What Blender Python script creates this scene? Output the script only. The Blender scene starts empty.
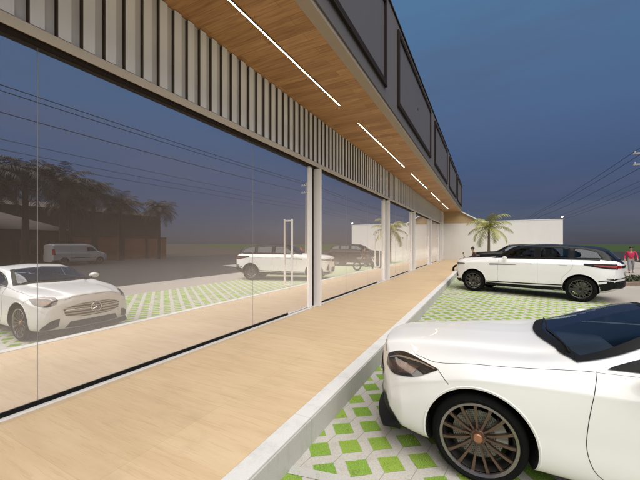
import bpy, bmesh, math, random
from mathutils import Vector, Matrix
from mathutils.bvhtree import BVHTree
random.seed(7)
PI = math.pi
R = math.radians
scn = bpy.context.scene
COL = scn.collection

# ------------------------------------------------------------------ helpers
def tag(o, label=None, cat=None, group=None, kind=None):
    if label: o['label'] = label
    if cat: o['category'] = cat
    if group: o['group'] = group
    if kind: o['kind'] = kind
    return o

def empty(name, loc=(0, 0, 0), rz=0, label=None, cat=None, group=None):
    o = bpy.data.objects.new(name, None)
    o.empty_display_size = 0.2
    o.location = loc
    o.rotation_euler = (0, 0, rz)
    COL.objects.link(o)
    return tag(o, label, cat, group)

def link(name, me, parent=None, loc=(0, 0, 0), rot=(0, 0, 0)):
    o = bpy.data.objects.new(name, me)
    o.location = loc
    o.rotation_euler = rot
    COL.objects.link(o)
    if parent: o.parent = parent
    return o

def copy_tree(o, parent=None):
    c = o.copy()
    COL.objects.link(c)
    c.parent = parent
    for ch in list(o.children): copy_tree(ch, c)
    return c

class MB:
    """collects shapes in one mesh"""
    def __init__(s): s.v = []; s.f = []; s.m = []
    def add(s, vs, fs, mi=0):
        b = len(s.v)
        s.v += [tuple(p) for p in vs]
        s.f += [tuple(b + i for i in f) for f in fs]
        s.m += [mi] * len(fs)
        return s
    def box(s, x0, x1, y0, y1, z0, z1, mi=0, mtx=None):
        vs = [Vector((x, y, z)) for z in (z0, z1) for y in (y0, y1) for x in (x0, x1)]
        if mtx: vs = [mtx @ v for v in vs]
        return s.add(vs, [(0, 2, 3, 1), (4, 5, 7, 6), (0, 1, 5, 4), (2, 6, 7, 3), (0, 4, 6, 2), (1, 3, 7, 5)], mi)
    def tube(s, pts, r, n=8, mi=0, cap=True):
        pts = [Vector(p) for p in pts]
        rs = r if isinstance(r, (list, tuple)) else [r] * len(pts)
        vs = []; fs = []
        up = None
        for i, p in enumerate(pts):
            a = pts[max(i - 1, 0)]; b = pts[min(i + 1, len(pts) - 1)]
            t = (b - a).normalized()
            if up is None:
                up = Vector((0, 0, 1)) if abs(t.z) < .9 else Vector((1, 0, 0))
            x = t.cross(up).normalized(); y = x.cross(t).normalized(); up = y
            for k in range(n):
                q = 2 * PI * k / n
                vs.append(p + (x * math.cos(q) + y * math.sin(q)) * rs[i])
        for i in range(len(pts) - 1):
            for k in range(n):
                a = i * n + k; b = i * n + (k + 1) % n
                fs.append((a, b, b + n, a + n))
        if cap:
            fs.append(tuple(range(n - 1, -1, -1)))
            fs.append(tuple((len(pts) - 1) * n + k for k in range(n)))
        return s.add(vs, fs, mi)
    def lathe(s, prof, n=48, mi=0, axis='y'):
        """prof list of (r, a): radius, position along the axis"""
        vs = []; fs = []
        for r, a in prof:
            for k in range(n):
                q = 2 * PI * k / n
                vs.append((r * math.cos(q), a, r * math.sin(q)) if axis == 'y' else (r * math.cos(q), r * math.sin(q), a))
        for i in range(len(prof) - 1):
            for k in range(n):
                a = i * n + k; b = i * n + (k + 1) % n
                fs.append((a, b, b + n, a + n))
        return s.add(vs, fs, mi)
    def build(s, name, mats, parent=None, smooth=None, bevel=None, loc=(0, 0, 0), rot=(0, 0, 0)):
        me = bpy.data.meshes.new(name)
        me.from_pydata(s.v, [], s.f)
        mats = mats if isinstance(mats, (list, tuple)) else [mats]
        for m in mats: me.materials.append(m)
        for p, i in zip(me.polygons, s.m): p.material_index = i
        bm = bmesh.new(); bm.from_mesh(me)
        bmesh.ops.recalc_face_normals(bm, faces=bm.faces)
        if bevel:
            es = [e for e in bm.edges if len(e.link_faces) == 2 and e.calc_face_angle(0) > .5]
            bmesh.ops.bevel(bm, geom=es, offset=bevel, segments=2, affect='EDGES', profile=.6)
        bm.to_mesh(me); bm.free()
        if smooth is not None:
            me.shade_smooth()
            me.set_sharp_from_angle(angle=R(smooth))
        return link(name, me, parent, loc, rot)

def eval_mesh(o):
    dg = bpy.context.evaluated_depsgraph_get()
    return bpy.data.meshes.new_from_object(o.evaluated_get(dg), depsgraph=dg)

def pchip(keys):
    xs = [k[0] for k in keys]; ys = [k[1] for k in keys]; n = len(xs)
    d = [(ys[i + 1] - ys[i]) / (xs[i + 1] - xs[i]) for i in range(n - 1)]
    m = [0] * n
    m[0] = d[0]; m[-1] = d[-1]
    for i in range(1, n - 1):
        m[i] = 0 if d[i - 1] * d[i] <= 0 else 2 * d[i - 1] * d[i] / (d[i - 1] + d[i])
    def f(x):
        if x <= xs[0]: return ys[0]
        if x >= xs[-1]: return ys[-1]
        i = max(j for j in range(n - 1) if xs[j] <= x)
        h = xs[i + 1] - xs[i]; t = (x - xs[i]) / h
        return ((2 * t**3 - 3 * t**2 + 1) * ys[i] + (t**3 - 2 * t**2 + t) * h * m[i]
                + (-2 * t**3 + 3 * t**2) * ys[i + 1] + (t**3 - t**2) * h * m[i + 1])
    return f

def catmull(P, k):
    out = []
    n = len(P)
    for i in range(n - 1):
        p0 = P[i - 1] if i else P[0] * 2 - P[1]
        p1, p2 = P[i], P[i + 1]
        p3 = P[i + 2] if i + 2 < n else P[-1] * 2 - P[-2]
        t0 = 0; t1 = t0 + max((p1 - p0).length, 1e-5)**.5
        t2 = t1 + max((p2 - p1).length, 1e-5)**.5; t3 = t2 + max((p3 - p2).length, 1e-5)**.5
        for j in range(k):
            t = t1 + (t2 - t1) * j / k
            A1 = p0 * ((t1 - t) / (t1 - t0)) + p1 * ((t - t0) / (t1 - t0))
            A2 = p1 * ((t2 - t) / (t2 - t1)) + p2 * ((t - t1) / (t2 - t1))
            A3 = p2 * ((t3 - t) / (t3 - t2)) + p3 * ((t - t2) / (t3 - t2))
            B1 = A1 * ((t2 - t) / (t2 - t0)) + A2 * ((t - t0) / (t2 - t0))
            B2 = A2 * ((t3 - t) / (t3 - t1)) + A3 * ((t - t1) / (t3 - t1))
            out.append(B1 * ((t2 - t) / (t2 - t1)) + B2 * ((t - t1) / (t2 - t1)))
    out.append(P[-1])
    return out

# ------------------------------------------------------------------ materials
class NT:
    def __init__(s, name):
        s.m = bpy.data.materials.new(name); s.m.use_nodes = True
        s.t = s.m.node_tree; s.n = s.t.nodes; s.n.clear()
        s.out = s.n.new('ShaderNodeOutputMaterial')
    def node(s, typ, **kw):
        n = s.n.new(typ)
        for k, v in kw.items():
            if k.startswith('i_'): 
                key = k[2:]
                n.inputs[int(key) if key.isdigit() else key.replace('_', ' ')].default_value = v
            else: setattr(n, k, v)
        return n
    def l(s, a, b): s.t.links.new(a, b)
    def math(s, op, a, b=None, c=None):
        n = s.n.new('ShaderNodeMath'); n.operation = op
        for i, x in enumerate((a, b, c)):
            if x is None: continue
            if isinstance(x, (int, float)): n.inputs[i].default_value = x
            else: s.l(x, n.inputs[i])
        return n.outputs[0]
    def mix(s, fac, a, b, typ='MIX'):
        n = s.n.new('ShaderNodeMix'); n.data_type = 'RGBA'; n.blend_type = typ
        for i, x in ((0, fac), (6, a), (7, b)):
            if isinstance(x, (int, float)): n.inputs[i].default_value = x
            elif isinstance(x, (tuple, list)): n.inputs[i].default_value = (*x[:3], 1)
            else: s.l(x, n.inputs[i])
        return n.outputs[2]
    def coord(s, scale=(1, 1, 1), rot=(0, 0, 0), kind='Object'):
        tc = s.node('ShaderNodeTexCoord'); mp = s.node('ShaderNodeMapping')
        mp.inputs['Scale'].default_value = scale; mp.inputs['Rotation'].default_value = rot
        s.l(tc.outputs[kind], mp.inputs[0]); return mp.outputs[0]
    def noise(s, vec, scale, detail=3, rough=.5):
        n = s.node('ShaderNodeTexNoise'); n.inputs['Scale'].default_value = scale
        n.inputs['Detail'].default_value = detail; n.inputs['Roughness'].default_value = rough
        s.l(vec, n.inputs['Vector']); return n.outputs['Fac']
    def ramp(s, fac, stops):
        n = s.node('ShaderNodeValToRGB'); e = n.color_ramp.elements
        while len(e) < len(stops): e.new(.5)
        for el, (p, c) in zip(e, stops): el.position = p; el.color = (*c[:3], 1) if len(c) < 4 else c
        s.l(fac, n.inputs[0]); return n.outputs[0]
    def bsdf(s, color=None, rough=.5, metal=0, coat=0, bump=None, bump_d=.01, bump_s=.4, spec=.5):
        b = s.node('ShaderNodeBsdfPrincipled')
        for nm, v in (('Roughness', rough), ('Metallic', metal), ('Coat Weight', coat), ('Specular IOR Level', spec)):
            if isinstance(v, (int, float)): b.inputs[nm].default_value = v
            else: s.l(v, b.inputs[nm])
        b.inputs['Coat Roughness'].default_value = .04
        if color is not None:
            if isinstance(color, (tuple, list)): b.inputs['Base Color'].default_value = (*color[:3], 1)
            else: s.l(color, b.inputs['Base Color'])
        if bump is not None:
            bn = s.node('ShaderNodeBump'); bn.inputs['Distance'].default_value = bump_d
            bn.inputs['Strength'].default_value = bump_s
            s.l(bump, bn.inputs['Height']); s.l(bn.outputs[0], b.inputs['Normal'])
        s.l(b.outputs[0], s.out.inputs[0]); return b

def simple(name, c, rough=.5, metal=0, coat=0, var=.12, scale=4, bump=0, bscale=60, spec=.5):
    t = NT(name); v = t.coord()
    n = t.noise(v, scale, 4)
    col = t.mix(n, tuple(x * (1 - var) for x in c), tuple(min(1, x * (1 + var)) for x in c))
    rr = t.math('ADD', t.math('MULTIPLY', t.noise(v, scale * 3, 3), .12), rough - .06)
    b = t.noise(v, bscale, 3) if bump else None
    t.bsdf(col, rr, metal, coat, b, .01, bump, spec)
    return t.m

def emis(name, c, s):
    t = NT(name); e = t.node('ShaderNodeEmission')
    e.inputs[0].default_value = (*c, 1); e.inputs[1].default_value = s
    t.l(e.outputs[0], t.out.inputs[0]); return t.m

M = {}
def paint(name, c, rough=.32, coat=.5, spec=.5):
    t = NT(name)
    g = t.node('ShaderNodeNewGeometry')
    v = t.coord(); n = t.noise(v, 2.5, 3)
    col = t.mix(n, tuple(x * .97 for x in c), c)
    z = t.node('ShaderNodeSeparateXYZ'); t.l(v, z.inputs[0])
    d = t.math('MULTIPLY', t.math('SUBTRACT', 1, t.math('DIVIDE', z.outputs[2], .45)), t.noise(v, 9, 5, .65))
    d = t.math('MAXIMUM', d, 0)
    col = t.mix(t.math('MULTIPLY', d, .35), col, (.35, .31, .26))   # road film low on the sills
    col = t.mix(g.outputs['Backfacing'], col, (.02, .02, .022))     # cabin lining on the inner side of the shell
    t.bsdf(col, rough, 0, coat, spec=spec)
    return t.m
M['white_paint'] = paint('white_car_paint', (.79, .775, .76))
M['black_paint'] = paint('black_car_paint', (.008, .008, .009), .3, .12, .2)
M['van_paint'] = paint('grey_van_paint', (.30, .29, .28), .4)
M['black'] = simple('black_plastic', (.008, .008, .008), .5, spec=.15)
M['rubber'] = simple('tyre_rubber', (.007, .007, .007), .9, spec=.12, bump=.3, bscale=90)
M['dark_well'] = simple('wheel_well_black', (.006, .006, .006), .9)
M['chrome'] = simple('polished_metal', (.75, .74, .72), .12, 1, var=.03)
M['alu'] = simple('brushed_aluminium', (.88, .85, .83), .45, .0, var=.03)
M['joint_grey'] = simple('silicone_joint', (.30, .29, .29), .5)
M['bronze'] = simple('bronze_alloy', (.16, .105, .085), .3, .8, var=.15)
M['lip'] = simple('rim_lip', (.30, .27, .26), .25, .9)
M['copper'] = simple('copper_cap', (.42, .20, .12), .4, .7)
M['alloy'] = simple('silver_alloy', (.42, .42, .42), .3, .9)
M['gunmetal'] = simple('dark_alloy', (.11, .105, .10), .3, .85)
M['caliper'] = simple('brake_caliper', (.35, .33, .31), .4, .6)
M['seat_leather'] = simple('seat_leather', (.075, .065, .06), .5, bump=.2)
M['red_lens'] = simple('red_tail_lens', (.22, .006, .008), .2, 0, .1, var=.4, scale=25, spec=.2)
M['white_lens'] = simple('reversing_lens', (.7, .68, .66), .15, 0, .8)
M['mirror_silver'] = simple('mirror_face', (.7, .72, .75), .03, 1, var=.01)

def disc_mat():
    t = NT('drilled_brake_disc'); v = t.coord(scale=(38, 1, 38))
    vo = t.node('ShaderNodeTexVoronoi'); vo.inputs['Randomness'].default_value = .15; vo.inputs['Scale'].default_value = 1.6
    t.l(v, vo.inputs['Vector'])
    f = t.math('GREATER_THAN', vo.outputs['Distance'], .28)
    t.bsdf(t.mix(f, (.02, .02, .02), (.26, .25, .24)), .35, .8)
    return t.m
M['disc'] = disc_mat()

def car_glass(name='tinted_car_glass', tint=(.27, .31, .36)):
    t = NT(name)
    tr = t.node('ShaderNodeBsdfTransparent'); tr.inputs[0].default_value = (*tint, 1)
    gl = t.node('ShaderNodeBsdfGlossy'); gl.inputs['Roughness'].default_value = .02
    gl.inputs[0].default_value = (.9, .95, 1, 1)
    lw = t.node('ShaderNodeFresnel'); lw.inputs[0].default_value = 1.62
    mx = t.node('ShaderNodeMixShader')
    t.l(lw.outputs[0], mx.inputs[0]); t.l(tr.outputs[0], mx.inputs[1]); t.l(gl.outputs[0], mx.inputs[2])
    t.l(mx.outputs[0], t.out.inputs[0]); return t.m
M['glass'] = car_glass()
M['glass_clear'] = car_glass('blue_tinted_car_glass', (.76, .88, 1.0))

def lamp_mat():
    t = NT('headlamp_lens'); v = t.coord(scale=(1, 1, 1))
    w = t.node('ShaderNodeTexWave'); w.inputs['Scale'].default_value = 9; w.inputs['Distortion'].default_value = 5
    w.inputs['Detail'].default_value = 2; w.bands_direction = 'Z'
    t.l(v, w.inputs[0])
    vo = t.node('ShaderNodeTexVoronoi'); vo.inputs['Scale'].default_value = 14; t.l(v, vo.inputs['Vector'])
    c = t.ramp(w.outputs['Fac'], [(.0, (.02, .017, .014)), (.55, (.10, .075, .055)), (.8, (.42, .33, .25)), (1, (.7, .62, .5))])
    c2 = t.mix(t.math('LESS_THAN', vo.outputs['Distance'], .22), c, (.45, .25, .13))
    t.bsdf(c2, .22, .55, 1)
    return t.m
M['lamp'] = lamp_mat()

def storefront_glass():
    # strongly reflective coated glazing; painted haze imitates a lit interior, varying with height and along Y
    t = NT('reflective_storefront_glass')
    gl = t.node('ShaderNodeBsdfGlossy'); gl.inputs['Roughness'].default_value = .004
    gl.inputs[0].default_value = (.79, .775, .765, 1)
    df = t.node('ShaderNodeBsdfDiffuse')
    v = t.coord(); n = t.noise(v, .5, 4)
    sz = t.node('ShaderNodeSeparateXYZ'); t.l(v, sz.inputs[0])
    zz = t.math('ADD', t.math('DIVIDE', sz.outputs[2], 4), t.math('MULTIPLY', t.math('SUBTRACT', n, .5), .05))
    painted_haze = t.ramp(zz, [(.06, (.17, .18, .20)), (.20, (.29, .28, .27)), (.31, (.29, .26, .235)), (.44, (.125, .098, .08)), (.95, (.05, .045, .055))])
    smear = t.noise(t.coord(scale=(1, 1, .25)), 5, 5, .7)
    painted_haze = t.mix(t.math('MULTIPLY', smear, .25), painted_haze, (.10, .085, .075))
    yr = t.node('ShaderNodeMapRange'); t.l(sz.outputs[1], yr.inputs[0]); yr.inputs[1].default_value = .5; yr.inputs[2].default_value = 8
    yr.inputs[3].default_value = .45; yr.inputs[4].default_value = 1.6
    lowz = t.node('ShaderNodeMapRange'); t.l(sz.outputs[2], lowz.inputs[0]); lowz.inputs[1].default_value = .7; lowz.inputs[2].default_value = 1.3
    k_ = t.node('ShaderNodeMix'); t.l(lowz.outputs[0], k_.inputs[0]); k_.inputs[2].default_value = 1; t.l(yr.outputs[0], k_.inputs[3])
    vm = t.node('ShaderNodeVectorMath'); vm.operation = 'SCALE'; t.l(painted_haze, vm.inputs[0]); t.l(k_.outputs[0], vm.inputs['Scale'])
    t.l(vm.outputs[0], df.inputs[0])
    bn = t.node('ShaderNodeBump'); bn.inputs['Distance'].default_value = .002; bn.inputs['Strength'].default_value = .01
    t.l(t.noise(v, .7, 1), bn.inputs['Height']); t.l(bn.outputs[0], gl.inputs['Normal'])
    mx = t.node('ShaderNodeAddShader')
    t.l(gl.outputs[0], mx.inputs[0]); t.l(df.outputs[0], mx.inputs[1]); t.l(mx.outputs[0], t.out.inputs[0])
    return t.m
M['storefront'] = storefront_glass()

def walkway_mat():
    t = NT('pale_wood_grain_tile')
    v = t.coord(scale=(.7, 5.5, 1), rot=(0, 0, R(-9)))
    v2 = t.coord(scale=(1.8, 30, 1), rot=(0, 0, R(-9)))
    v3 = t.coord(scale=(3, 60, 1), rot=(0, 0, R(-9)))
    a = t.noise(v, 1.6, 6, .6); b = t.noise(v2, 1.3, 6, .7); g = t.noise(v3, 1.2, 3, .7)
    c = t.ramp(a, [(.25, (.61, .44, .265)), (.5, (.68, .505, .315)), (.75, (.73, .565, .375))])
    c = t.mix(t.math('MULTIPLY', t.math('GREATER_THAN', b, .57), .28), c, (.50, .34, .17))
    c = t.mix(t.math('MULTIPLY', g, .25), c, (.56, .39, .20))
    br = t.node('ShaderNodeTexBrick'); t.l(t.coord(), br.inputs[0])
    br.inputs['Scale'].default_value = 1; br.inputs['Brick Width'].default_value = 2.4; br.inputs['Row Height'].default_value = 1.2
    br.inputs['Mortar Size'].default_value = .004; br.inputs['Color1'].default_value = (1, 1, 1, 1); br.inputs['Color2'].default_value = (.94, .94, .93, 1)
    br.inputs['Mortar'].default_value = (.90, .88, .85, 1); br.offset = 0
    sx = t.node('ShaderNodeSeparateXYZ'); t.l(t.coord(), sx.inputs[0])
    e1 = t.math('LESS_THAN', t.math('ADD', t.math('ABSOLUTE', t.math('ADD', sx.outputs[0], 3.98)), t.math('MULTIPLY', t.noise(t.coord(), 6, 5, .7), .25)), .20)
    st = t.noise(t.coord(), 1.7, 7, .75)
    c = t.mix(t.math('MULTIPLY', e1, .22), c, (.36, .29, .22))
    c = t.mix(t.math('MULTIPLY', t.math('MAXIMUM', t.math('SUBTRACT', st, .55), 0), 1.6), c, (.42, .33, .24))
    c = t.mix(1, c, br.outputs[0], 'MULTIPLY')
    t.bsdf(c, t.math('ADD', t.math('MULTIPLY', b, .25), .38), bump=b, bump_d=.002, bump_s=.3, spec=.3)
    return t.m
M['walk'] = walkway_mat()

def soffit_mat():
    t = NT('orange_wood_soffit_boards')
    br = t.node('ShaderNodeTexBrick'); t.l(t.coord(), br.inputs[0])
    br.inputs['Scale'].default_value = 1; br.inputs['Brick Width'].default_value = 1.3; br.inputs['Row Height'].default_value = .21
    br.inputs['Mortar Size'].default_value = .0022; br.inputs['Mortar Smooth'].default_value = .2
    br.inputs['Color1'].default_value = (1, 1, 1, 1); br.inputs['Color2'].default_value = (.62, .55, .48, 1)
    br.inputs['Mortar'].default_value = (.25, .2, .16, 1)
    v2 = t.coord(scale=(1.1, 16, 1)); b = t.noise(v2, 1.5, 5, .6)
    c = t.ramp(b, [(.3, (.35, .18, .08)), (.55, (.52, .285, .125)), (.75, (.62, .365, .175))])
    c = t.mix(.75, c, br.outputs[0], 'MULTIPLY')
    t.bsdf(c, .5, bump=br.outputs['Fac'], bump_d=-.004, bump_s=.6, spec=.3)
    return t.m
M['soffit'] = soffit_mat()

LAT_O = (-1.3585, 2.6119); LAT_P = .2895; LAT_A = R(36.3)
def paver_mat():
    t = NT('grass_paver_blocks')
    tc = t.node('ShaderNodeTexCoord')
    sp = t.node('ShaderNodeSeparateXYZ'); t.l(tc.outputs['Object'], sp.inputs[0])
    x = t.math('SUBTRACT', sp.outputs[0], LAT_O[0]); y = t.math('SUBTRACT', sp.outputs[1], LAT_O[1])
    ca, sa = math.cos(LAT_A) / LAT_P, math.sin(LAT_A) / LAT_P
    i = t.math('ADD', t.math('MULTIPLY', x, ca), t.math('MULTIPLY', y, sa))
    j = t.math('SUBTRACT', t.math('MULTIPLY', x, sa), t.math('MULTIPLY', y, ca))
    wob = t.noise(tc.outputs['Object'], 22, 3, .6)
    wobc = t.math('MULTIPLY', t.math('SUBTRACT', wob, .5), .07)
    fi = t.math('SUBTRACT', t.math('FRACT', t.math('ADD', i, 400.5)), .5)
    fj = t.math('SUBTRACT', t.math('FRACT', t.math('ADD', j, 400.5)), .5)
    d = t.math('ADD', t.math('MAXIMUM', t.math('ABSOLUTE', fi), t.math('ABSOLUTE', fj)), wobc)
    cell = t.node('ShaderNodeMapRange'); t.l(d, cell.inputs[0]); cell.inputs[1].default_value = .31; cell.inputs[2].default_value = .33
    cell.inputs[3].default_value = 1; cell.inputs[4].default_value = 0
    # hairline joints running diagonally between the cells
    s_ = t.math('ABSOLUTE', t.math('SUBTRACT', t.math('FRACT', t.math('ADD', t.math('ADD', i, j), 400)), .0))
    s2 = t.math('MINIMUM', s_, t.math('SUBTRACT', 1, s_))
    far = t.math('GREATER_THAN', t.math('MULTIPLY', t.math('ADD', t.math('SUBTRACT', .5, t.math('ABSOLUTE', fi)), t.math('SUBTRACT', .5, t.math('ABSOLUTE', fj))), 1), .0)
    seam = t.math('MULTIPLY', t.math('LESS_THAN', s2, .014), t.math('LESS_THAN', t.math('MULTIPLY', fi, fj), 0))
    seam = t.math('MULTIPLY', seam, t.math('SUBTRACT', 1, cell.outputs[0]))
    n1 = t.noise(tc.outputs['Object'], 55, 5, .7); n2 = t.noise(tc.outputs['Object'], 1.1, 4, .6)
    n3 = t.noise(tc.outputs['Object'], 130, 2, .6)
    stone = t.ramp(n1, [(.25, (.36, .34, .30)), (.5, (.50, .475, .43)), (.75, (.60, .575, .53))])
    stone = t.mix(t.math('MULTIPLY', n2, .35), stone, (.42, .38, .33))
    stone = t.mix(t.math('MULTIPLY', seam, .7), stone, (.20, .20, .13))
    # every cell its own green
    ci = t.math('FLOOR', t.math('ADD', i, 400.5)); cj = t.math('FLOOR', t.math('ADD', j, 400.5))
    cb = t.node('ShaderNodeCombineXYZ'); t.l(ci, cb.inputs[0]); t.l(cj, cb.inputs[1])
    wn = t.node('ShaderNodeTexWhiteNoise'); t.l(cb.outputs[0], wn.inputs['Vector'])
    g = t.ramp(n3, [(.3, (.11, .20, .025)), (.5, (.20, .35, .055)), (.7, (.33, .47, .11))])
    g = t.mix(t.math('MULTIPLY', wn.outputs['Value'], .45), g, (.42, .48, .08))
    bare = t.noise(tc.outputs['Object'], 7, 4, .7)
    g = t.mix(t.math('MULTIPLY', t.math('GREATER_THAN', bare, .64), .4), g, (.17, .12, .06))
    dirt = t.noise(tc.outputs['Object'], 2.3, 6, .75)
    stone = t.mix(t.math('MULTIPLY', t.math('MAXIMUM', t.math('SUBTRACT', dirt, .52), 0), 2.2), stone, (.20, .18, .13))
    col = t.mix(cell.outputs[0], stone, g)
    h = t.math('SUBTRACT', t.math('MULTIPLY', n1, .15), t.math('ADD', t.math('MULTIPLY', cell.outputs[0], t.math('ADD', n3, .2)), t.math('MULTIPLY', seam, .6)))
    t.bsdf(col, .85, bump=h, bump_d=.012, bump_s=.6, spec=.2)
    return t.m
M['paver'] = paver_mat()

def ground_mat(name, c1, c2, s1=.6, s2=60, rough=.9, bump=.3, joint=False):
    t = NT(name); v = t.coord()
    a = t.noise(v, s1, 5, .6); b = t.noise(v, s2, 4, .7)
    c = t.mix(a, c1, c2)
    c = t.mix(t.math('MULTIPLY', b, .45), c, tuple(x * .6 for x in c1))
    if joint:
        sx = t.node('ShaderNodeSeparateXYZ'); t.l(v, sx.inputs[0])
        jf = t.math('LESS_THAN', t.math('FRACT', t.math('ADD', sx.outputs[1], 50.37)), .008)
        st = t.math('MULTIPLY', t.math('MAXIMUM', t.math('SUBTRACT', t.noise(t.coord(scale=(1, 1, .4)), 3.2, 7, .75), .5), 0), 2.2)
        c = t.mix(st, c, tuple(x * .55 for x in c1))
        c = t.mix(t.math('MULTIPLY', jf, .35), c, tuple(x * .4 for x in c1))
    t.bsdf(c, rough, bump=b, bump_d=.01, bump_s=bump, spec=.25)
    return t.m
M['field'] = ground_mat('field_grass', (.022, .045, .006), (.045, .070, .010), .05, 3)
M['asphalt'] = ground_mat('asphalt', (.022, .020, .022), (.032, .030, .032), .4, 90)
M['apron'] = ground_mat('beige_concrete', (.34, .30, .26), (.46, .41, .36), .5, 50)
M['kerb_face'] = ground_mat('kerb_concrete', (.50, .475, .43), (.62, .60, .56), 3, 60, .8, .25, True)
M['kerb_top'] = ground_mat('painted_kerb', (.72, .70, .68), (.80, .78, .76), 2, 60, .7, .12, True)
M['white_line'] = ground_mat('parking_line_paint', (.48, .46, .43), (.60, .58, .55), 6, 70)
M['cladding'] = simple('taupe_metal_cladding', (.80, .80, .83), .42, .0, var=.04, scale=1.5)
M['clad_back'] = simple('taupe_cladding_pan', (.60, .59, .60), .5, .0, var=.05)
M['side_shade'] = simple('cladding_side_shade', (.105, .082, .068), .7)  # shade of the ribs' -Y sides, put into the colour
M['trim'] = simple('taupe_trim', (.62, .545, .47), .5, var=.06)
M['fascia'] = simple('dark_taupe_fascia', (.125, .108, .108), .6, var=.06, scale=1.2, bump=.05)
M['fascia_panel'] = simple('fascia_panel_grey', (.108, .095, .096), .55, var=.06, scale=.8)
M['fascia_frame'] = simple('dark_brown_frame', (.018, .010, .008), .75, spec=.2)
M['cream_band'] = simple('tan_soffit_edge', (.34, .27, .21), .55, var=.06)
def stained(name, c):
    t = NT(name); v = t.coord(); n = t.noise(v, .8, 4)
    col = t.mix(n, tuple(x * .95 for x in c), c)
    st = t.noise(t.coord(scale=(1, 1, .45)), .9, 6, .7)
    col = t.mix(t.math('MULTIPLY', t.math('MAXIMUM', t.math('SUBTRACT', st, .5), 0), 1.3), col, tuple(x * .78 for x in c))
    t.bsdf(col, .85, bump=t.noise(v, 40, 3), bump_d=.01, bump_s=.15); return t.m
M['wall_paint'] = stained('cream_render_wall', (.74, .71, .68))
M['coping'] = simple('white_coping', (.78, .76, .72), .6, var=.04)
M['gable'] = simple('tan_boarding', (.50, .36, .20), .6, var=.1)
M['sill'] = simple('white_marble_sill', (.80, .77, .74), .35, var=.05, scale=5)
M['led'] = emis('led_warm_white', (1, .84, .58), 16)
M['bulb'] = emis('wall_lamp_glow', (1, .9, .72), 12)
M['bark'] = simple('palm_bark', (.16, .12, .08), .9, var=.3, scale=12, bump=.6, bscale=30)
M['frond'] = simple('palm_leaf', (.30, .29, .075), .5, var=.35, scale=3)
M['frond_dark'] = simple('dark_palm_leaf', (.015, .012, .007), .7, var=.5, scale=2)
M['bark_dark'] = simple('dark_palm_bark', (.035, .024, .016), .9, var=.3, bump=.4)
M['house'] = simple('dark_brown_render', (.035, .024, .018), .85, var=.25, scale=1)
M['brick'] = simple('orange_brown_boundary', (.32, .12, .06), .85, var=.2, scale=2)
M['house_glass'] = simple('dark_window', (.02, .02, .025), .1, var=.1)
M['roof_tile'] = simple('dark_roof_tile', (.05, .03, .022), .8, var=.25, scale=10)
M['pole'] = simple('pole_concrete', (.38, .36, .33), .8, var=.12)
M['wire'] = simple('black_cable', (.008, .008, .01), .6)
M['red_cloth'] = simple('pink_red_jacket', (.50, .025, .075), .8, var=.2, scale=14, bump=.3)
M['rider_cloth'] = simple('dark_rider_jacket', (.05, .022, .024), .8)
M['jeans'] = simple('pale_grey_trousers', (.26, .25, .26), .85, var=.2, scale=14)
M['skin'] = simple('skin', (.42, .22, .14), .55, var=.08)
M['hair'] = simple('dark_hair', (.012, .009, .008), .6)
M['pink_cloth'] = simple('pale_pink_cloth', (.60, .36, .36), .8, var=.2, scale=16)
M['hedge'] = simple('dark_hedge_leaf', (.045, .055, .022), .7, var=.5, scale=9)
M['soil'] = simple('planter_edge', (.20, .15, .11), .9, var=.25, scale=8)
M['blade'] = simple('paver_grass_blades', (.26, .47, .06), .6, var=.45, scale=7)

# ------------------------------------------------------------------ dimensions (metres), X away from the shopfront, Y along it
G = -4.073          # glass plane
WZ = .2435          # walkway level
K1, K2 = -1.6465, -1.458
SZ = 5.288          # soffit level
FA = -2.148         # fascia plane
END = 36.6
Y0 = -9.0
GT = 3.96           # glass top

# ------------------------------------------------------------------ setting
def sheet(name, x0, x1, y0, y1, z, m, kind='structure'):
    o = MB().add([(x0, y0, z), (x1, y0, z), (x1, y1, z), (x0, y1, z)], [(0, 1, 2, 3)]).build(name, m)
    return tag(o, kind=kind)
sheet('ground', -2500, 2500, -2500, 2500, -.03, M['field'])
sheet('road', 5.9, 34, -70, 104, -.012, M['asphalt'])
sheet('parking_bays', -1.47, 3.55, -12, END, .0, M['paver'])
sheet('pavement', 3.55, 6.4, -40, END + 2, -.004, M['apron'])
o = MB().add([(6.39, 19, -.006), (12.5, 21, -.006), (14.5, 48, -.006), (6.39, 60, -.006)], [(0, 1, 2, 3)]).build('forecourt', M['apron']); tag(o, kind='structure')
sheet('verge', -60, 5.9, END + .6, 90, -.02, M['apron'])
o = MB().box(G - 7, K1, Y0, END, -.02, WZ).build('walkway', M['walk']); tag(o, kind='structure')
mb = MB().box(K1 + .0005, K2, Y0, END, -.02, WZ - .004, 0).box(K1 + .0005, K2 - .012, Y0, END, WZ - .0035, WZ + .006, 1)
# joints every two metres
k = mb.build('kerb', [M['kerb_face'], M['kerb_top']], bevel=.006); tag(k, kind='structure')
ml = MB()
a = R(11.3); d = Vector((math.cos(a), math.sin(a), 0)); nrm = Vector((-d.y, d.x, 0))
p = Vector((-1.458, 2.26, .005)); q = p + d * 4.9
ml.add([p - nrm * .05, q - nrm * .05, q + nrm * .05, p + nrm * .05], [(0, 1, 2, 3)])
tag(ml.build('parking_line', M['white_line']), kind='structure')

M['dirt'] = ground_mat('bare_dark_soil', (.045, .034, .026), (.07, .055, .042), .1, 8)
o = MB().add([(34, -300, -.016), (34, 60, -.016), (1400, 1150, -.016), (1400, -300, -.016)], [(0, 3, 2, 1)]).build('bare_lot', M['dirt']); tag(o, kind='structure')
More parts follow.
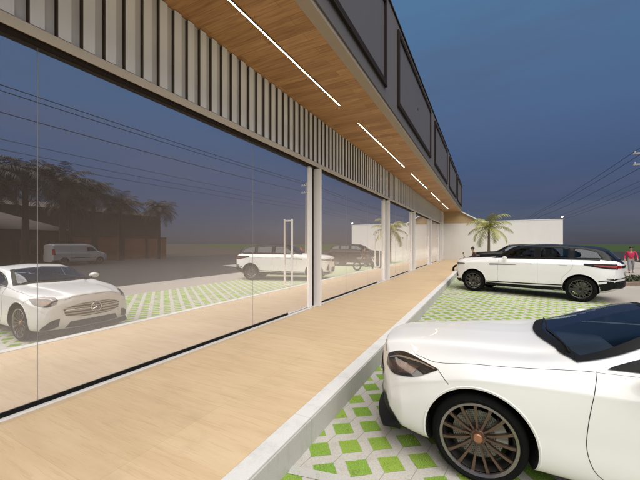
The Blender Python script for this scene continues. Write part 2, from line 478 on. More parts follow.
# grass tufts standing in the nearest paver cells
def tufts():
    mb = MB()
    ca, sa = math.cos(LAT_A), math.sin(LAT_A)
    for i in range(-30, 60):
        for j in range(-60, 60):
            x = LAT_O[0] + LAT_P * (i * ca + j * sa); y = LAT_O[1] + LAT_P * (i * sa - j * ca)
            if not (-1.44 < x < 3.4 and 1.2 < y < 8.2): continue
            n = 130 if y < 4.2 and x < .9 else 30
            for _ in range(n):
                u = random.uniform(-.29, .29) * LAT_P; v = random.uniform(-.29, .29) * LAT_P
                px = x + u * ca + v * sa; py = y + u * sa - v * ca
                if px < K2 + .01: continue
                h = random.uniform(.006, .02); w = random.uniform(.0015, .003); q = random.uniform(0, 2 * PI)
                lx, ly = random.uniform(-.012, .012), random.uniform(-.012, .012)
                mb.add([(px - w * math.cos(q), py - w * math.sin(q), .001), (px + w * math.cos(q), py + w * math.sin(q), .001), (px + lx, py + ly, h)], [(0, 1, 2)])
    o = mb.build('paver_grass', M['blade'])
    tag(o, 'short bright green grass growing in the square cells of the paving', 'grass', kind='stuff')
tufts()

# ------------------------------------------------------------------ the shop building
B = empty('shop_building', (G, Y0, 0), 0, 'long shop building with reflective glass front, ribbed taupe cladding and orange wood soffit', 'building')
def bp(mb, name, mats, **k):
    o = mb.build(name, mats, **k); o.parent = B; o.matrix_parent_inverse = Matrix.Translation(-B.location); return o
# body behind the glass and above
bp(MB().box(G - 7, G - .06, Y0, END, WZ + .002, SZ), 'wall', M['wall_paint'])
bp(MB().box(G - 7, FA - .004, Y0, END - .002, SZ + .03, 7.95), 'upper_wall', M['fascia'])
# soffit
bp(MB().add([(G - .1, Y0, SZ), (-2.34, Y0, SZ), (-2.34, END, SZ), (G - .1, END, SZ)], [(0, 1, 2, 3)]), 'soffit', M['soffit'])
bp(MB().box(-2.34, FA + .004, Y0, END, SZ - .02, SZ + .06), 'soffit_edge', M['cream_band'], bevel=.004)
bp(MB().box(FA - .003, FA + .03, Y0, END, SZ + .062, 7.95), 'fascia', M['fascia'])
bp(MB().box(FA - .06, FA + .06, Y0, END + .01, 7.952, 8.0), 'parapet_capping', M['fascia_frame'])
# framed fascia panels
fr = [(-4.6, .7), (1.7, 7.47), (8.63, 14.5), (15.8, 21.4), (22.65, 28.6), (29.8, 35.2)]
for y0, y1 in fr:
    z0, z1 = 5.64, 7.72; w = .13; x0, x1 = FA + .031, FA + .085
    m = MB().box(x0, x1, y0, y1, z0, z0 + w).box(x0, x1, y0, y1, z1 - w, z1)
    m.box(x0, x1, y0, y0 + w, z0 + w, z1 - w).box(x0, x1, y1 - w, y1, z0 + w, z1 - w)
    f = bp(m, 'panel_frame', M['fascia_frame'])
    pm = MB().box(FA + .0305, FA + .045, y0 + w, y1 - w, z0 + w, z1 - w, 0)
    pm.box(FA + .045, FA + .052, (y0 + y1) / 2 - .03, (y0 + y1) / 2 + .03, 6.62, 6.7, 1)
    g = pm.build('infill_panel', [M['fascia_panel'], M['fascia_frame']]); g.parent = f; g.matrix_parent_inverse = f.matrix_basis.inverted() @ Matrix.Identity(4)
    g.matrix_parent_inverse = Matrix.Identity(4)
# parts under a part whose own parent inverse shifts it: keep simple identity frames
for o in [c for c in B.children if c.name.startswith('panel_frame')]:
    for ch in o.children: ch.matrix_parent_inverse = Matrix.Identity(4)

# ribbed cladding: raised ribs with a dark strip of painted shade beside each
cl = MB(); ZB, ZTOP = GT + .10, SZ - .012
root = G + .060; front = G + .102
cl.box(G - .05, root, Y0, END - 1.8, GT, SZ - .002, 1)
y = Y0
n0 = int((1.433 - Y0) / .2347)
y = 1.433 - n0 * .2347
while y < END - 2.0:
    cl.box(root + .0005, front, y + .03, y + .03 + .118, ZB + .012, ZTOP, 0)
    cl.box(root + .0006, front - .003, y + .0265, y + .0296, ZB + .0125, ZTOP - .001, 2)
    y += .2347
bp(cl, 'ribbed_cladding', [M['cladding'], M['clad_back'], M['side_shade']], bevel=None)
M['strip_shade'] = simple('dark_brown_shade_strip', (.045, .032, .025), .8)  # flat dark strip at each rib foot, its shade painted by colour
sl = MB()
y = 1.433 - n0 * .2347
while y < END - 2.0:
    sl.box(root + .0008, root + .004, y + .012, y + .0262, ZB + .0125, ZTOP - .001, 0)
    y += .2347
bp(sl, 'cladding_shade_strip', M['strip_shade'])
bp(MB().box(G - .02, front + .012, Y0, END - 1.8, GT - .005, ZB, 0), 'cladding_bottom_trim', M['trim'], bevel=.008)
bp(MB().box(G + .002, front - .01, Y0, END - 1.8, GT - .04, GT - .006, 0), 'head_track', M['fascia_frame'])
bp(MB().box(G - .05, G + .13, END - 1.8, END - .003, WZ + .003, SZ - .003), 'end_pier', M['wall_paint'])

# glazing bays
fins = [-7.6, .02, 7.52, 14.43, 20.5, 27.5, 33.6]
fins = [-6.2, 7.52, 14.43, 20.5, 27.5, 33.6]
seams = {0: [1.56]}
for b in range(len(fins)):
    fy = fins[b]
    bp(MB().box(G - .02, G + .19, fy - .002, fy + .058, WZ + .001, GT - .045), 'fin', M['alu'], bevel=.004)
    if b == len(fins) - 1: break
    nx = fins[b + 1]; s = fy + .06; e = nx
    dl = e - 2.55      # door leaf starts here
    cuts = [s] + seams.get(b, [s + (dl - s) * .5] if dl - s > 3.4 else []) + [dl]
    for c0, c1 in zip(cuts[:-1], cuts[1:]):
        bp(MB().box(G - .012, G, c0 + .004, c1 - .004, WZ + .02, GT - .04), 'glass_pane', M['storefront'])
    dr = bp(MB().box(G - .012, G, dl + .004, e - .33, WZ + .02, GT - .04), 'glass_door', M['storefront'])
    # stile, dark gap
    bp(MB().box(G - .03, G + .035, e - .33, e - .18, WZ + .015, GT - .042), 'door_stile', M['alu'], bevel=.003)
    bp(MB().box(G - .05, G - .02, e - .18, e - .001, WZ + .015, GT - .042), 'door_gap', M['fascia_frame'])
    # pull handle: upright bar held off by two standoffs
    hy = e - 1.27
    hd = MB().box(G + .085, G + .115, hy - .022, hy + .022, .92, 2.48)
    hd.box(G + .001, G + .085, hy - .018, hy + .018, .94, .975).box(G + .001, G + .085, hy - .018, hy + .018, 2.425, 2.46)
    h = hd.build('door_handle', M['alu'], bevel=.004); h.parent = dr
    bp(MB().box(G - .012, G + .012, s + .002, e - 1.30, WZ + .007, WZ + .052), 'base_gasket', M['black'])
    for c in cuts[1:-1] + [dl]:
        bp(MB().box(G - .011, G + .0015, c - .0035, c + .0035, WZ + .03, GT - .05), 'glass_joint', M['joint_grey'])
bp(MB().box(G - .02, -3.985, Y0, END - 1.8, WZ + .0008, WZ + .006), 'threshold_strip', M['sill'])

# recessed linear lights in the soffit
leds = [(-3.2, 1.0), (1.9, 7.12), (8.36, 14.1), (15.6, 20.4), (21.9, 26.6), (28.2, 33)]
lab = ['long linear light strip in the wood soffit behind the camera side bay', 'longest bright linear light strip, nearest in the wood soffit above the first bay',
       'second linear light strip along the wood soffit, after the longest one', 'third linear light strip along the wood soffit, half way down the shopfront',
       'fourth linear light strip, short and far along the wood soffit', 'farthest and smallest linear light strip, at the far end of the wood soffit']
LX = -3.142
for (y0, y1), lb in zip(leds[1:], lab[1:]):
    e = empty('linear_light', (LX, y0, SZ), 0, lb, 'ceiling light', 'linear lights in the soffit')
    L = y1 - y0
    MB().box(-.028, .028, 0, L, -.012, -.001).build('housing', M['black'], e)
    MB().box(-.010, .010, .02, L - .02, -.017, -.0125).build('diffuser', M['led'], e)

# ------------------------------------------------------------------ end wall
W = empty('boundary_wall', (0, END, 0), 0, 'cream rendered wall closing the far end of the parking row, with a sloped tan gable beside the soffit', 'wall')
MB().box(-7, 6.43, .004, .24, -.02, 4.18).build('wall', M['wall_paint'], W)
MB().box(-4.0, 6.47, -.02, .27, 4.182, 4.24).build('coping', M['coping'], W, bevel=.008)
g = MB()
g.add([(-4.05, -.03, 4.10), (-.45, -.03, 4.10), (-2.3, -.03, 5.28), (-4.05, -.03, 5.28), (-4.05, .2, 4.10), (-.45, .2, 4.10), (-2.3, .2, 5.28), (-4.05, .2, 5.28)],
      [(0, 1, 2, 3), (5, 4, 7, 6), (0, 4, 5, 1), (1, 5, 6, 2), (2, 6, 7, 3), (3, 7, 4, 0)])
for i in range(6):
    z = 4.2 + i * .18; x1 = -.5 - (z - 4.1) * 1.57
    g.box(-4.04, x1 - .12, -.042, -.031, z, z + .15)
g.build('gable', M['gable'], W)
c = Vector((-.3, 0, 4.24)); d_ = Vector((-2.35, 0, 5.42))
dd = (d_ - c).normalized(); up = Vector((-dd.z, 0, dd.x)) * -.09
g = MB(); vs = [c, d_, d_ - up, c - up]
g.add([v + Vector((0, -.35, 0)) for v in vs] + [v + Vector((0, .25, 0)) for v in vs], [(0, 1, 2, 3), (4, 7, 6, 5), (0, 4, 5, 1), (1, 5, 6, 2), (2, 6, 7, 3), (3, 7, 4, 0)])
g.build('gable_coping', M['coping'], W)
wl = empty('wall_lamp', (6.36, END, 4.34), 0, 'small round lit lamp on the outer top corner of the cream wall', 'lamp')
m = MB(); m.lathe([(.0, -.10), (.05, -.10), (.05, -.04), (.03, -.03), (.03, .0), (0, .0)], 12, axis='z'); m.build('lamp_base', M['black'], wl)
m = MB(); m.lathe([(.001, -.0), (.06, .02), (.09, .08), (.06, .14), (.001, .16)], 14, axis='z'); m.build('lamp_globe', M['bulb'], wl, smooth=60)
ws = empty('wall_spotlight', (.2, END - .01, 2.6), 0, 'small wall spotlight half way up the cream end wall', 'lamp')
MB().box(-.06, .06, -.09, .01, -.05, .05).build('lamp_body', M['black'], ws, bevel=.01)
MB().box(-.04, .04, -.095, -.091, -.03, .03).build('lamp_lens', M['white_lens'], ws)

# ------------------------------------------------------------------ cars
def patch(bvh, bot, top, d, nu=24, nv=10, off=.004):
    bot = [Vector(p) for p in bot]; top = [Vector(p) for p in top]; d = Vector(d).normalized()
    def res(P, n):
        P = catmull(P, 10) if len(P) > 2 else [P[0].lerp(P[1], i / 10) for i in range(11)]
        L = [0]
        for a, b in zip(P[:-1], P[1:]): L.append(L[-1] + (b - a).length)
        out = []
        for i in range(n + 1):
            s = L[-1] * i / n; j = 0
            while j < len(L) - 2 and L[j + 1] < s: j += 1
            t = (s - L[j]) / max(L[j + 1] - L[j], 1e-9); out.append(P[j].lerp(P[j + 1], min(max(t, 0), 1)))
        return out
    A, Bt = res(bot, nu), res(top, nu)
    V = []; idx = []
    for j in range(nv + 1):
        for i in range(nu + 1):
            p = A[i].lerp(Bt[i], j / nv)
            h, n, k, _ = bvh.ray_cast(p - d * 1.0, d, 2.2)
            if h is None:
                h, n, k, _ = bvh.find_nearest(p)
            V.append(h - d * off); idx.append(k)
    F = [(j * (nu + 1) + i, j * (nu + 1) + i + 1, (j + 1) * (nu + 1) + i + 1, (j + 1) * (nu + 1) + i) for j in range(nv) for i in range(nu)]
    return V, F, idx, nu, nv

def mir(P): return [(x, -y, z) for x, y, z in P]

def car_shell(C, paintm, arches, nxs=200):
    K = {k: pchip(v) for k, v in C['curves'].items()}
    L = C['L']; W = C['W']
    xs = []
    n = nxs
    for i in range(n + 1):
        t = i / n
        xs.append(L * (t - .11 * math.sin(2 * PI * t) / (1) * .9))
    xs = sorted(xs)
    rings = []
    def section(x):
        P = [Vector((0, K['zb'](x))), Vector((K['wr'](x) * .8, K['zb'](x))), Vector((K['wr'](x), K['zr'](x))), Vector((K['wm'](x), K['zm'](x))),
             Vector((K['ws'](x) + C.get('cr', .008), K['zs'](x) - .04)), Vector((K['ws'](x), K['zs'](x))), Vector((K['wg'](x), K['zg'](x))), Vector((K['wt'](x) + .03, K['zt'](x) - .018)), Vector((K['wt'](x), K['zt'](x))), Vector((0, K['zc'](x)))]
        P = [Vector((p.x, p.y)) for p in P]
        c = catmull(P, C.get('ns', 9))
        # exact end on the centre line
        return c
    for x in xs:
        rings.append((x, section(x)))
    def bow(x, y):
        f = C['bowF'] * math.exp(-(max(x, 0) / C.get('bowLF', .55))**1.5); r = C['bowR'] * math.exp(-(max(L - x, 0) / .6)**1.5)
        return x + (f - r) * (abs(y) / W)**2.2
    V = []; F = []
    full = []
    first, last = rings[0], rings[-1]
    def shrink(r, k, dx):
        zc = (r[1][0].y + r[1][-1].y) / 2
        return (r[0] + dx, [Vector((p.x * k, zc + (p.y - zc) * k)) for p in r[1]])
    rr = [shrink(first, .02, -.012), shrink(first, .35, -.012), shrink(first, .7, -.010), shrink(first, .9, -.006)] + rings + [shrink(last, .9, .006), shrink(last, .7, .01), shrink(last, .35, .012), shrink(last, .02, .012)]
    for x, c in rr:
        half = [(bow(x, p.x), p.x, p.y) for p in c]
        loop = half + [(a, -b, z) for a, b, z in reversed(half[1:-1])]
        full.append(loop)
    m = len(full[0])
    for lp in full: V += lp
    for i in range(len(full) - 1):
        for k in range(m):
            a = i * m + k; b = i * m + (k + 1) % m
            F.append((a, b, b + m, a + m))
    F.append(tuple(range(m - 1, -1, -1))); F.append(tuple((len(full) - 1) * m + k for k in range(m)))
    me = bpy.data.meshes.new('body'); me.from_pydata(V, [], F)
    me.materials.append(paintm); me.materials.append(M['dark_well'])
    bm = bmesh.new(); bm.from_mesh(me); bmesh.ops.recalc_face_normals(bm, faces=bm.faces); bm.to_mesh(me); bm.free()
    o = bpy.data.objects.new('body', me); COL.objects.link(o)
    cut = []
    for ax, az, ar in arches:
        for s in (1, -1):
            cb = MB(); nn = 56
            vs = []
            y0, y1 = s * (W - .36), s * (W + .3)
            for yy in (y0, y1):
                for k in range(nn):
                    q = 2 * PI * k / nn; vs.append((ax + ar * math.cos(q), yy, az + ar * math.sin(q)))
            fs = [(k, (k + 1) % nn, nn + (k + 1) % nn, nn + k) for k in range(nn)] + [tuple(range(nn)), tuple(range(2 * nn - 1, nn - 1, -1))]
            cb.add(vs, fs); co = cb.build('cut', M['dark_well'])
            md = o.modifiers.new('b', 'BOOLEAN'); md.operation = 'DIFFERENCE'; md.object = co; md.solver = 'EXACT'
            cut.append(co)
    m2 = eval_mesh(o)
    for c in cut: bpy.data.objects.remove(c)
    bpy.data.objects.remove(o)
    m2.materials.clear(); m2.materials.append(paintm); m2.materials.append(M['dark_well']); m2.materials.append(M['black_paint'])
    for p in m2.polygons:
        c = p.center; w = 0
        for ax, az, ar in arches:
            if abs(c.y) > W - .37 and math.hypot(c.x - ax, c.z - az) < ar + .012:
                n = p.normal
                rad = Vector((c.x - ax, 0, c.z - az))
                if abs(n.y) > .9 and abs(c.y) < W - .3: w = 1
                elif rad.length > 0 and n.dot(rad.normalized()) < -.7 and abs(n.y) < .3: w = 1
        if c.z < C['curves']['zb'][2][1] + .03 and p.normal.z < -.4: w = 1
        if w == 0 and C.get('black_top') and c.x > 1.6 and c.z > K['zg'](c.x) + .012 + max(0, c.x - 4.6) * .0: w = 2
        p.material_index = w
    m2.shade_smooth(); m2.set_sharp_from_angle(angle=R(38))
    return m2

def delete_faces(me, idx):
    bm = bmesh.new(); bm.from_mesh(me); bm.faces.ensure_lookup_table()
    fs = [bm.faces[i] for i in set(idx) if i is not None]
    bmesh.ops.delete(bm, geom=fs, context='FACES'); bm.to_mesh(me); bm.free()

def wheel_mesh_parts(Rr, rim, wid, style):
    """wheel centred on origin, outer side towards -y. returns list of (name, MB, mats)"""
    out = []
    t = MB(); h = wid / 2
    t.lathe([(rim - .012, -h + .03), (rim + .004, -h + .008), (rim + .03, -h - .004), (Rr - .035, -h + .0), (Rr - .012, -h + .018), (Rr - .003, -h + .04),
             (Rr, -h + .065), (Rr - .006, -.03), (Rr - .006, -.025), (Rr, -.02), (Rr, .02), (Rr - .006, .025), (Rr - .006, .03), (Rr, h - .065), (Rr - .012, h - .018), (Rr - .035, h), (rim, h - .01), (rim - .012, h - .03)], 72)
    out.append(('wheel', t, M['rubber']))
    r = MB()
    body = M['bronze'] if style == 'bronze' else M['gunmetal']
    r.lathe([(rim - .012, h - .02), (rim - .03, h - .05), (rim - .045, 0), (rim - .035, -h + .06), (rim - .022, -h + .032)], 72, 1)
    ns = {'bronze': 15, 'split': 10, 'plain': 8}[style]
    for k in range(ns):
        a = 2 * PI * k / ns + .1
        for dq in ((0,) if style == 'bronze' else (-.11, .11) if style == 'split' else (0,)):
            q = a + dq; r0, r1 = .045, rim - .022
            w0, w1 = ((.008, .0105) if style == 'bronze' else (.014, .012) if style == 'split' else (.03, .045))
            c, s = math.cos(q), math.sin(q)
            rad = lambda u, v, yy: (u * c - v * s, yy, u * s + v * c)
            ya, yb = -h + .055, -h + .016
            ym = -h + .022
            vs = []
            for (u, w, yf) in ((r0, w0, ya), (r0 + (r1 - r0) * .35, w0, ym + .004), (r1 - .03, w1, yb), (r1 + .012, w1 * 1.3, yb + .008)):
                vs += [rad(u, -w, yf), rad(u, w, yf), rad(u, w * .8, yf + .035), rad(u, -w * .8, yf + .035)]
            fs = []
            for i in range(3):
                b = i * 4
                for j in range(4): fs.append((b + j, b + (j + 1) % 4, b + 4 + (j + 1) % 4, b + 4 + j))
            fs += [(3, 2, 1, 0), (12, 13, 14, 15)]
            r.add(vs, fs, 0)
    r.lathe([(.0, -h + .05), (.055, -h + .045), (.075, -h + .07), (.08, -h + .10)], 30, 0)
    for k in range(5):
        q = 2 * PI * k / 5; cx, cz = .055 * math.cos(q), .055 * math.sin(q)
        r.tube([(cx, -h + .06, cz), (cx, -h + .035, cz)], .008, 8, 1)
    r.lathe([(rim - .019, -h + .026), (rim - .016, -h + .012), (rim + .004, -h + .004), (rim + .009, -h + .010)], 72, 2)
    out.append(('rim', r, [body, M['gunmetal'], M['lip'] if style == 'bronze' else M['gunmetal']]))
    c = MB(); c.lathe([(0, -h + .018), (.03, -h + .02), (.036, -h + .028), (.036, -h + .06)], 28)
    out.append(('hub_cap', c, M['copper'] if style == 'bronze' else M['black']))
    d = MB(); d.lathe([(.06, -.012), (rim * .68, -.012), (rim * .68, .012), (.06, .012)], 48)
    out.append(('brake_disc', d, M['disc']))
    k = MB()
    for i in range(10):
        q0 = R(-28) + R(56) * i / 10; q1 = R(-28) + R(56) * (i + 1) / 10
        P = []
        for q in (q0, q1):
            for rr_, yy in ((rim * .46, -.035), (rim * .76, -.035), (rim * .76, .03), (rim * .46, .03)):
                P.append((rr_ * math.cos(q), yy, rr_ * math.sin(q)))
        k.add(P, [(0, 1, 5, 4), (1, 2, 6, 5), (2, 3, 7, 6), (3, 0, 4, 7), (0, 3, 2, 1), (4, 5, 6, 7)])
    out.append(('brake_caliper', k, M['caliper']))
    return out

def add_wheels(car, C, Rr, rim, wid, style):
    proto = None
    for ax in C['axles']:
        for s in (-1, 1):
            loc = (ax, s * (C['W'] - C.get('inset', .02) - wid / 2 - .012), Rr)
            if proto is None:
                for nm, mb, mt in wheel_mesh_parts(Rr, rim, wid, style):
                    if nm == 'wheel':
                        proto = mb.build('wheel', mt, car, smooth=40); w = proto
                    else:
                        mb.build(nm, mt, proto, smooth=35)
            else:
                w = copy_tree(proto, car)
            w.location = loc; w.rotation_euler = (0, R(17 * ax * s), 0 if s < 0 else PI)
    return

def seam_line(bvh, P, d, r=.0022, n=30):
    P = [Vector(p) for p in P]; P = catmull(P, 10) if len(P) > 2 else [P[0].lerp(P[1], i / n) for i in range(n + 1)]
    d = Vector(d).normalized(); out = []
    for p in P:
        h, nn, k, _ = bvh.ray_cast(p - d, d, 2.2)
        if h is not None: out.append(h)
    return out

def make_car(C, name, label, cat, paintm, wheel, group=None, glassm=None):
    car = empty(name, (0, 0, 0), 0, label, cat, group)
    arches = [(ax, wheel[0] + .01, C['archR']) for ax in C['axles']]
    me = car_shell(C, paintm, arches)
    bvh = BVHTree.FromPolygons([v.co for v in me.vertices], [tuple(p.vertices) for p in me.polygons])
    glassm = glassm or M['glass']
    holes = []
    parts = []
    for w in C['windows']:
        nm, bot, top, d = w[:4]
        sides = [(bot, top, d)] if d[1] == 0 else [(bot, top, d), (mir(bot), mir(top), (d[0], -d[1], d[2]))]
        for b_, t_, d_ in sides:
            V, F, idx, nu, nv = patch(bvh, b_, t_, d_, 60, 34, .009)
            V0, _, _, _, _ = patch(bvh, b_, t_, d_, 60, 34, .013)
            VD, _, idd, du, dv_ = patch(bvh, b_, t_, d_, 200, 110, .005)
            inn = set(); edge = set()
            for j in range(dv_ + 1):
                for i in range(du + 1):
                    if (Vector(VD[i]) - Vector(VD[dv_ * (du + 1) + i])).length < .13: continue
                    if .012 < i / du < .988 and .018 < j / dv_ < .982: inn.add(idd[j * (du + 1) + i])
                    else: edge.add(idd[j * (du + 1) + i])
            holes += list(inn - edge)
            mb = MB().add(V, F); o = mb.build(nm, glassm, car, smooth=60); parts.append(o)
            fr_ = [f for q, f in enumerate(F) if (Vector(V[q % nu]) - Vector(V[nv * (nu + 1) + q % nu])).length < .15 or (q % nu) < 3 or (q % nu) >= nu - 3 or (q // nu) < 3 or (q // nu) >= nv - 2]
            MB().add(V0, fr_).build('window_frame', M['black'], o, smooth=60)
    if C.get('open', True): delete_faces(me, holes)
    body = link('body', me, car)
    for pt in C['patches']:
        nm, bot, top, d, mt = pt[:5]; off = pt[5] if len(pt) > 5 else .006
        sides = [(bot, top, d)] if (d[1] == 0 and not (len(pt) > 6)) else [(bot, top, d), (mir(bot), mir(top), (d[0], -d[1], d[2]))]
        for b_, t_, d_ in sides:
            V, F, idx, nu, nv = patch(bvh, b_, t_, d_, 30, 10, off)
            MB().add(V, F).build(nm, M[mt] if isinstance(mt, str) else mt, car, smooth=60)
    sm = MB()
    for P, d in C['seams']:
        for b_, d_ in ((P, d), (mir(P), (d[0], -d[1], d[2]))):
            pts = seam_line(bvh, b_, d_)
            if len(pts) > 2: sm.tube(pts, .0024, 6)
    if sm.v: sm.build('panel_gap', M['black'], body)
    for ax, az, ar in arches:
        for sd in (-1, 1):
            pts = []
            for i in range(49):
                q = R(-12) + R(204) * i / 48
                p = Vector((ax + (ar + .012) * math.cos(q), sd * 2, az + (ar + .012) * math.sin(q)))
                h = bvh.ray_cast(p, Vector((0, -sd, 0)))[0]
                if h is not None and abs(h.y) > C['W'] - .12: pts.append(h - Vector((0, sd * .003, 0)))
            if len(pts) > 8: MB().tube(pts, .0085, 8).build('wheel_arch_lip', C.get('lip', paintm), body, smooth=60)
    add_wheels(car, C, *wheel)
    return car, bvh

# ---- low white saloon coupe, nose at x = 0, tail at x = L
CP = dict(L=4.95, W=.935, axles=(.95, 3.90), archR=.398, bowF=.34, bowR=.25, bowLF=.62, curves=dict(
    zb=[(0, .33), (.06, .23), (.4, .19), (2.5, .18), (4.4, .22), (4.95, .38)],
    wr=[(0, .74), (.1, .82), (.5, .875), (.95, .895), (1.6, .90), (3.9, .905), (4.6, .87), (4.95, .74)],
    zr=[(0, .36), (.1, .28), (.5, .255), (1.4, .25), (3.4, .25), (4.5, .30), (4.95, .42)],
    wm=[(0, .77), (.08, .85), (.5, .918), (.95, .935), (1.6, .928), (3.3, .93), (3.9, .945), (4.6, .91), (4.95, .78)],
    zm=[(0, .48), (.5, .55), (1.5, .58), (4.0, .62), (4.95, .58)],
    ws=[(0, .74), (.08, .80), (.4, .878), (.95, .91), (1.6, .90), (3.3, .905), (3.9, .92), (4.6, .87), (4.95, .74)],
    zs=[(0, .60), (.1, .68), (.4, .78), (.95, .88), (1.7, .91), (3.0, .94), (4.4, .96), (4.95, .80)],
    wg=[(0, .62), (.1, .67), (.4, .745), (.95, .81), (1.55, .815), (2.2, .80), (3.6, .77), (4.4, .72), (4.95, .60)],
    zg=[(0, .74), (.05, .84), (.35, .90), (.8, .965), (1.2, 1.005), (1.7, 1.055), (3.0, 1.085), (4.3, 1.09), (4.8, 1.03), (4.95, .86)],
    wt=[(0, .38), (.4, .42), (1.35, .48), (1.6, .55), (2.3, .59), (3.0, .60), (3.6, .57), (4.3, .48), (4.95, .3)],
    zt=[(0, .82), (.04, .92), (.35, .985), (.8, 1.025), (1.3, 1.055), (1.45, 1.085), (2.3, 1.37), (2.9, 1.44), (3.6, 1.35), (4.3, 1.13), (4.8, 1.05), (4.95, .87)],
    zc=[(0, .84), (.04, .94), (.35, 1.005), (.8, 1.045), (1.3, 1.075), (1.42, 1.10), (2.3, 1.43), (2.9, 1.49), (3.6, 1.41), (4.3, 1.15), (4.8, 1.07), (4.95, .88)]),
  windows=[
    ('windshield', [(1.60, -.76, 1), (1.50, -.5, 1), (1.42, 0, 1), (1.50, .5, 1), (1.60, .76, 1)], [(2.32, -.57, 1), (2.30, -.3, 1), (2.28, 0, 1), (2.30, .3, 1), (2.32, .57, 1)], (0, 0, -1)),
    ('rear_window', [(4.28, -.6, 1), (4.33, 0, 1), (4.28, .6, 1)], [(3.62, -.52, 1), (3.58, 0, 1), (3.62, .52, 1)], (0, 0, -1)),
    ('side_window', [(1.76, -1, 1.075), (2.4, -1, 1.10), (2.98, -1, 1.105)], [(1.80, -1, 1.095), (2.42, -1, 1.33), (2.98, -1, 1.375)], (0, 1, 0)),
    ('side_window', [(3.04, -1, 1.105), (3.5, -1, 1.11), (3.95, -1, 1.13)], [(3.04, -1, 1.375), (3.5, -1, 1.33), (3.95, -1, 1.145)], (0, 1, 0))],
  patches=[
    ('window_trim', [(1.70, -1, 1.050), (2.4, -1, 1.075), (3.2, -1, 1.080), (4.02, -1, 1.11)], [(1.72, -1, 1.064), (2.4, -1, 1.090), (3.2, -1, 1.094), (4.03, -1, 1.124)], (0, 1, 0), 'chrome', .008),
    ('headlight', [(.215, -.53, .755), (.31, -.63, .705), (.42, -.70, .72), (.54, -.77, .765), (.655, -.83, .862)], [(.205, -.52, .845), (.29, -.55, .895), (.40, -.61, .905), (.53, -.70, .895), (.655, -.83, .875)], (.62, .78, -.1), 'lamp_dark', .006),
    ('daytime_light', [(.245, -.555, .822), (.33, -.60, .858), (.43, -.64, .866), (.53, -.71, .872), (.63, -.81, .866)], [(.245, -.555, .834), (.33, -.60, .872), (.43, -.64, .880), (.53, -.71, .884), (.64, -.82, .871)], (.62, .78, -.1), 'lamp_silver', .010),
    ('lamp_reflector', [(.27, -.585, .755), (.36, -.66, .735), (.50, -.745, .775)], [(.27, -.56, .815), (.37, -.62, .83), (.53, -.74, .845)], (.62, .78, -.1), 'lamp_amber', .009),
    ('grille', [(0, -.50, .52), (0, -.3, .475), (0, 0, .465), (0, .3, .475), (0, .50, .52)], [(0, -.53, .66), (0, -.3, .735), (0, 0, .75), (0, .3, .735), (0, .53, .66)], (1, 0, 0), 'grille', .01),
    ('lower_intake', [(0, -.50, .265), (0, 0, .26), (0, .50, .265)], [(0, -.42, .39), (0, 0, .40), (0, .42, .39)], (1, 0, 0), 'black', .008),
    ('side_intake', [(.13, -.58, .31), (.22, -.70, .26), (.33, -.81, .26)], [(.12, -.56, .47), (.18, -.66, .44), (.31, -.80, .29)], (.8, .6, 0), 'black', .008),
    ('tail_light', [(4.95, -.45, .78), (4.9, -.7, .78), (4.7, -.9, .80)], [(4.95, -.45, .90), (4.9, -.7, .92), (4.7, -.88, .93)], (-.8, .6, 0), 'red_lens', .006),
    ('number_plate', [(4.95, -.26, .62), (4.95, .26, .62)], [(4.95, -.26, .73), (4.95, .26, .73)], (-1, 0, 0), 'white_lens', .01),
  ],
  seams=[
    ([(.42, -.66, .895), (.62, -.78, .9), (.95, -.82, .95), (1.3, -.83, 1.0), (1.62, -.82, 1.03), (1.74, -.82, 1.05)], (0, .35, -1)),
    ([(1.70, -1, 1.052), (1.675, -1, .95), (1.63, -1, .7), (1.62, -1, .5), (1.66, -1, .36), (1.72, -1, .30)], (0, 1, 0)),
    ([(.645, -1, .87), (.69, -1, .83), (.735, -1, .78)], (0, 1, 0)),
    ([(3.0, -1, 1.08), (3.02, -1, .8), (3.02, -1, .45), (2.98, -1, .3)], (0, 1, 0)),
    ([(1.72, -1, .30), (2.3, -1, .29), (2.98, -1, .30)], (0, 1, 0)),
    ([(.13, -.5, .80), (.10, -.25, .8), (.08, 0, .8)], (.55, 0, -1)),
  ])

M['lamp_dark'] = simple('dark_headlamp_housing', (.03, .024, .02), .08, 0, 1, var=.6, scale=18)
M['lamp_silver'] = simple('headlamp_light_strip', (.40, .33, .27), .2, .5, 1)
M['lamp_amber'] = simple('amber_headlamp_reflector', (.12, .072, .045), .2, .6, 1, var=.8, scale=30)
def grille_mat():
    t = NT('chrome_bar_grille'); v = t.coord()
    sp = t.node('ShaderNodeSeparateXYZ'); t.l(v, sp.inputs[0])
    f = t.math('FRACT', t.math('MULTIPLY', sp.outputs[2], 19))
    m_ = t.math('LESS_THAN', f, .42)
    t.bsdf(t.mix(m_, (.015, .014, .013), (.42, .38, .33)), .3, t.math('MULTIPLY', m_, .9))
    return t.m
M['grille'] = grille_mat()

def zsq(z): return z if z < .35 else .35 + (z - .35) * .93
for k_ in ('zs', 'zg', 'zt', 'zc', 'zm'): CP['curves'][k_] = [(a_, zsq(b_)) for a_, b_ in CP['curves'][k_]]
_q = lambda P: [(p[0], p[1], zsq(p[2])) for p in P]
CP['windows'] = [(w[0], _q(w[1]), _q(w[2])) + tuple(w[3:]) for w in CP['windows']]
CP['patches'] = [(w[0], _q(w[1]), _q(w[2])) + tuple(w[3:]) for w in CP['patches']]
CP['seams'] = [(_q(a_), b_) for a_, b_ in CP['seams']]
near, nb = make_car(CP, 'parked_car', 'nearest white coupe, low, nose to the kerb, with bronze multi-spoke wheels', 'car', M['white_paint'], (.350, .280, .25, 'bronze'), 'white cars parked at the kerb', M['glass_clear'])
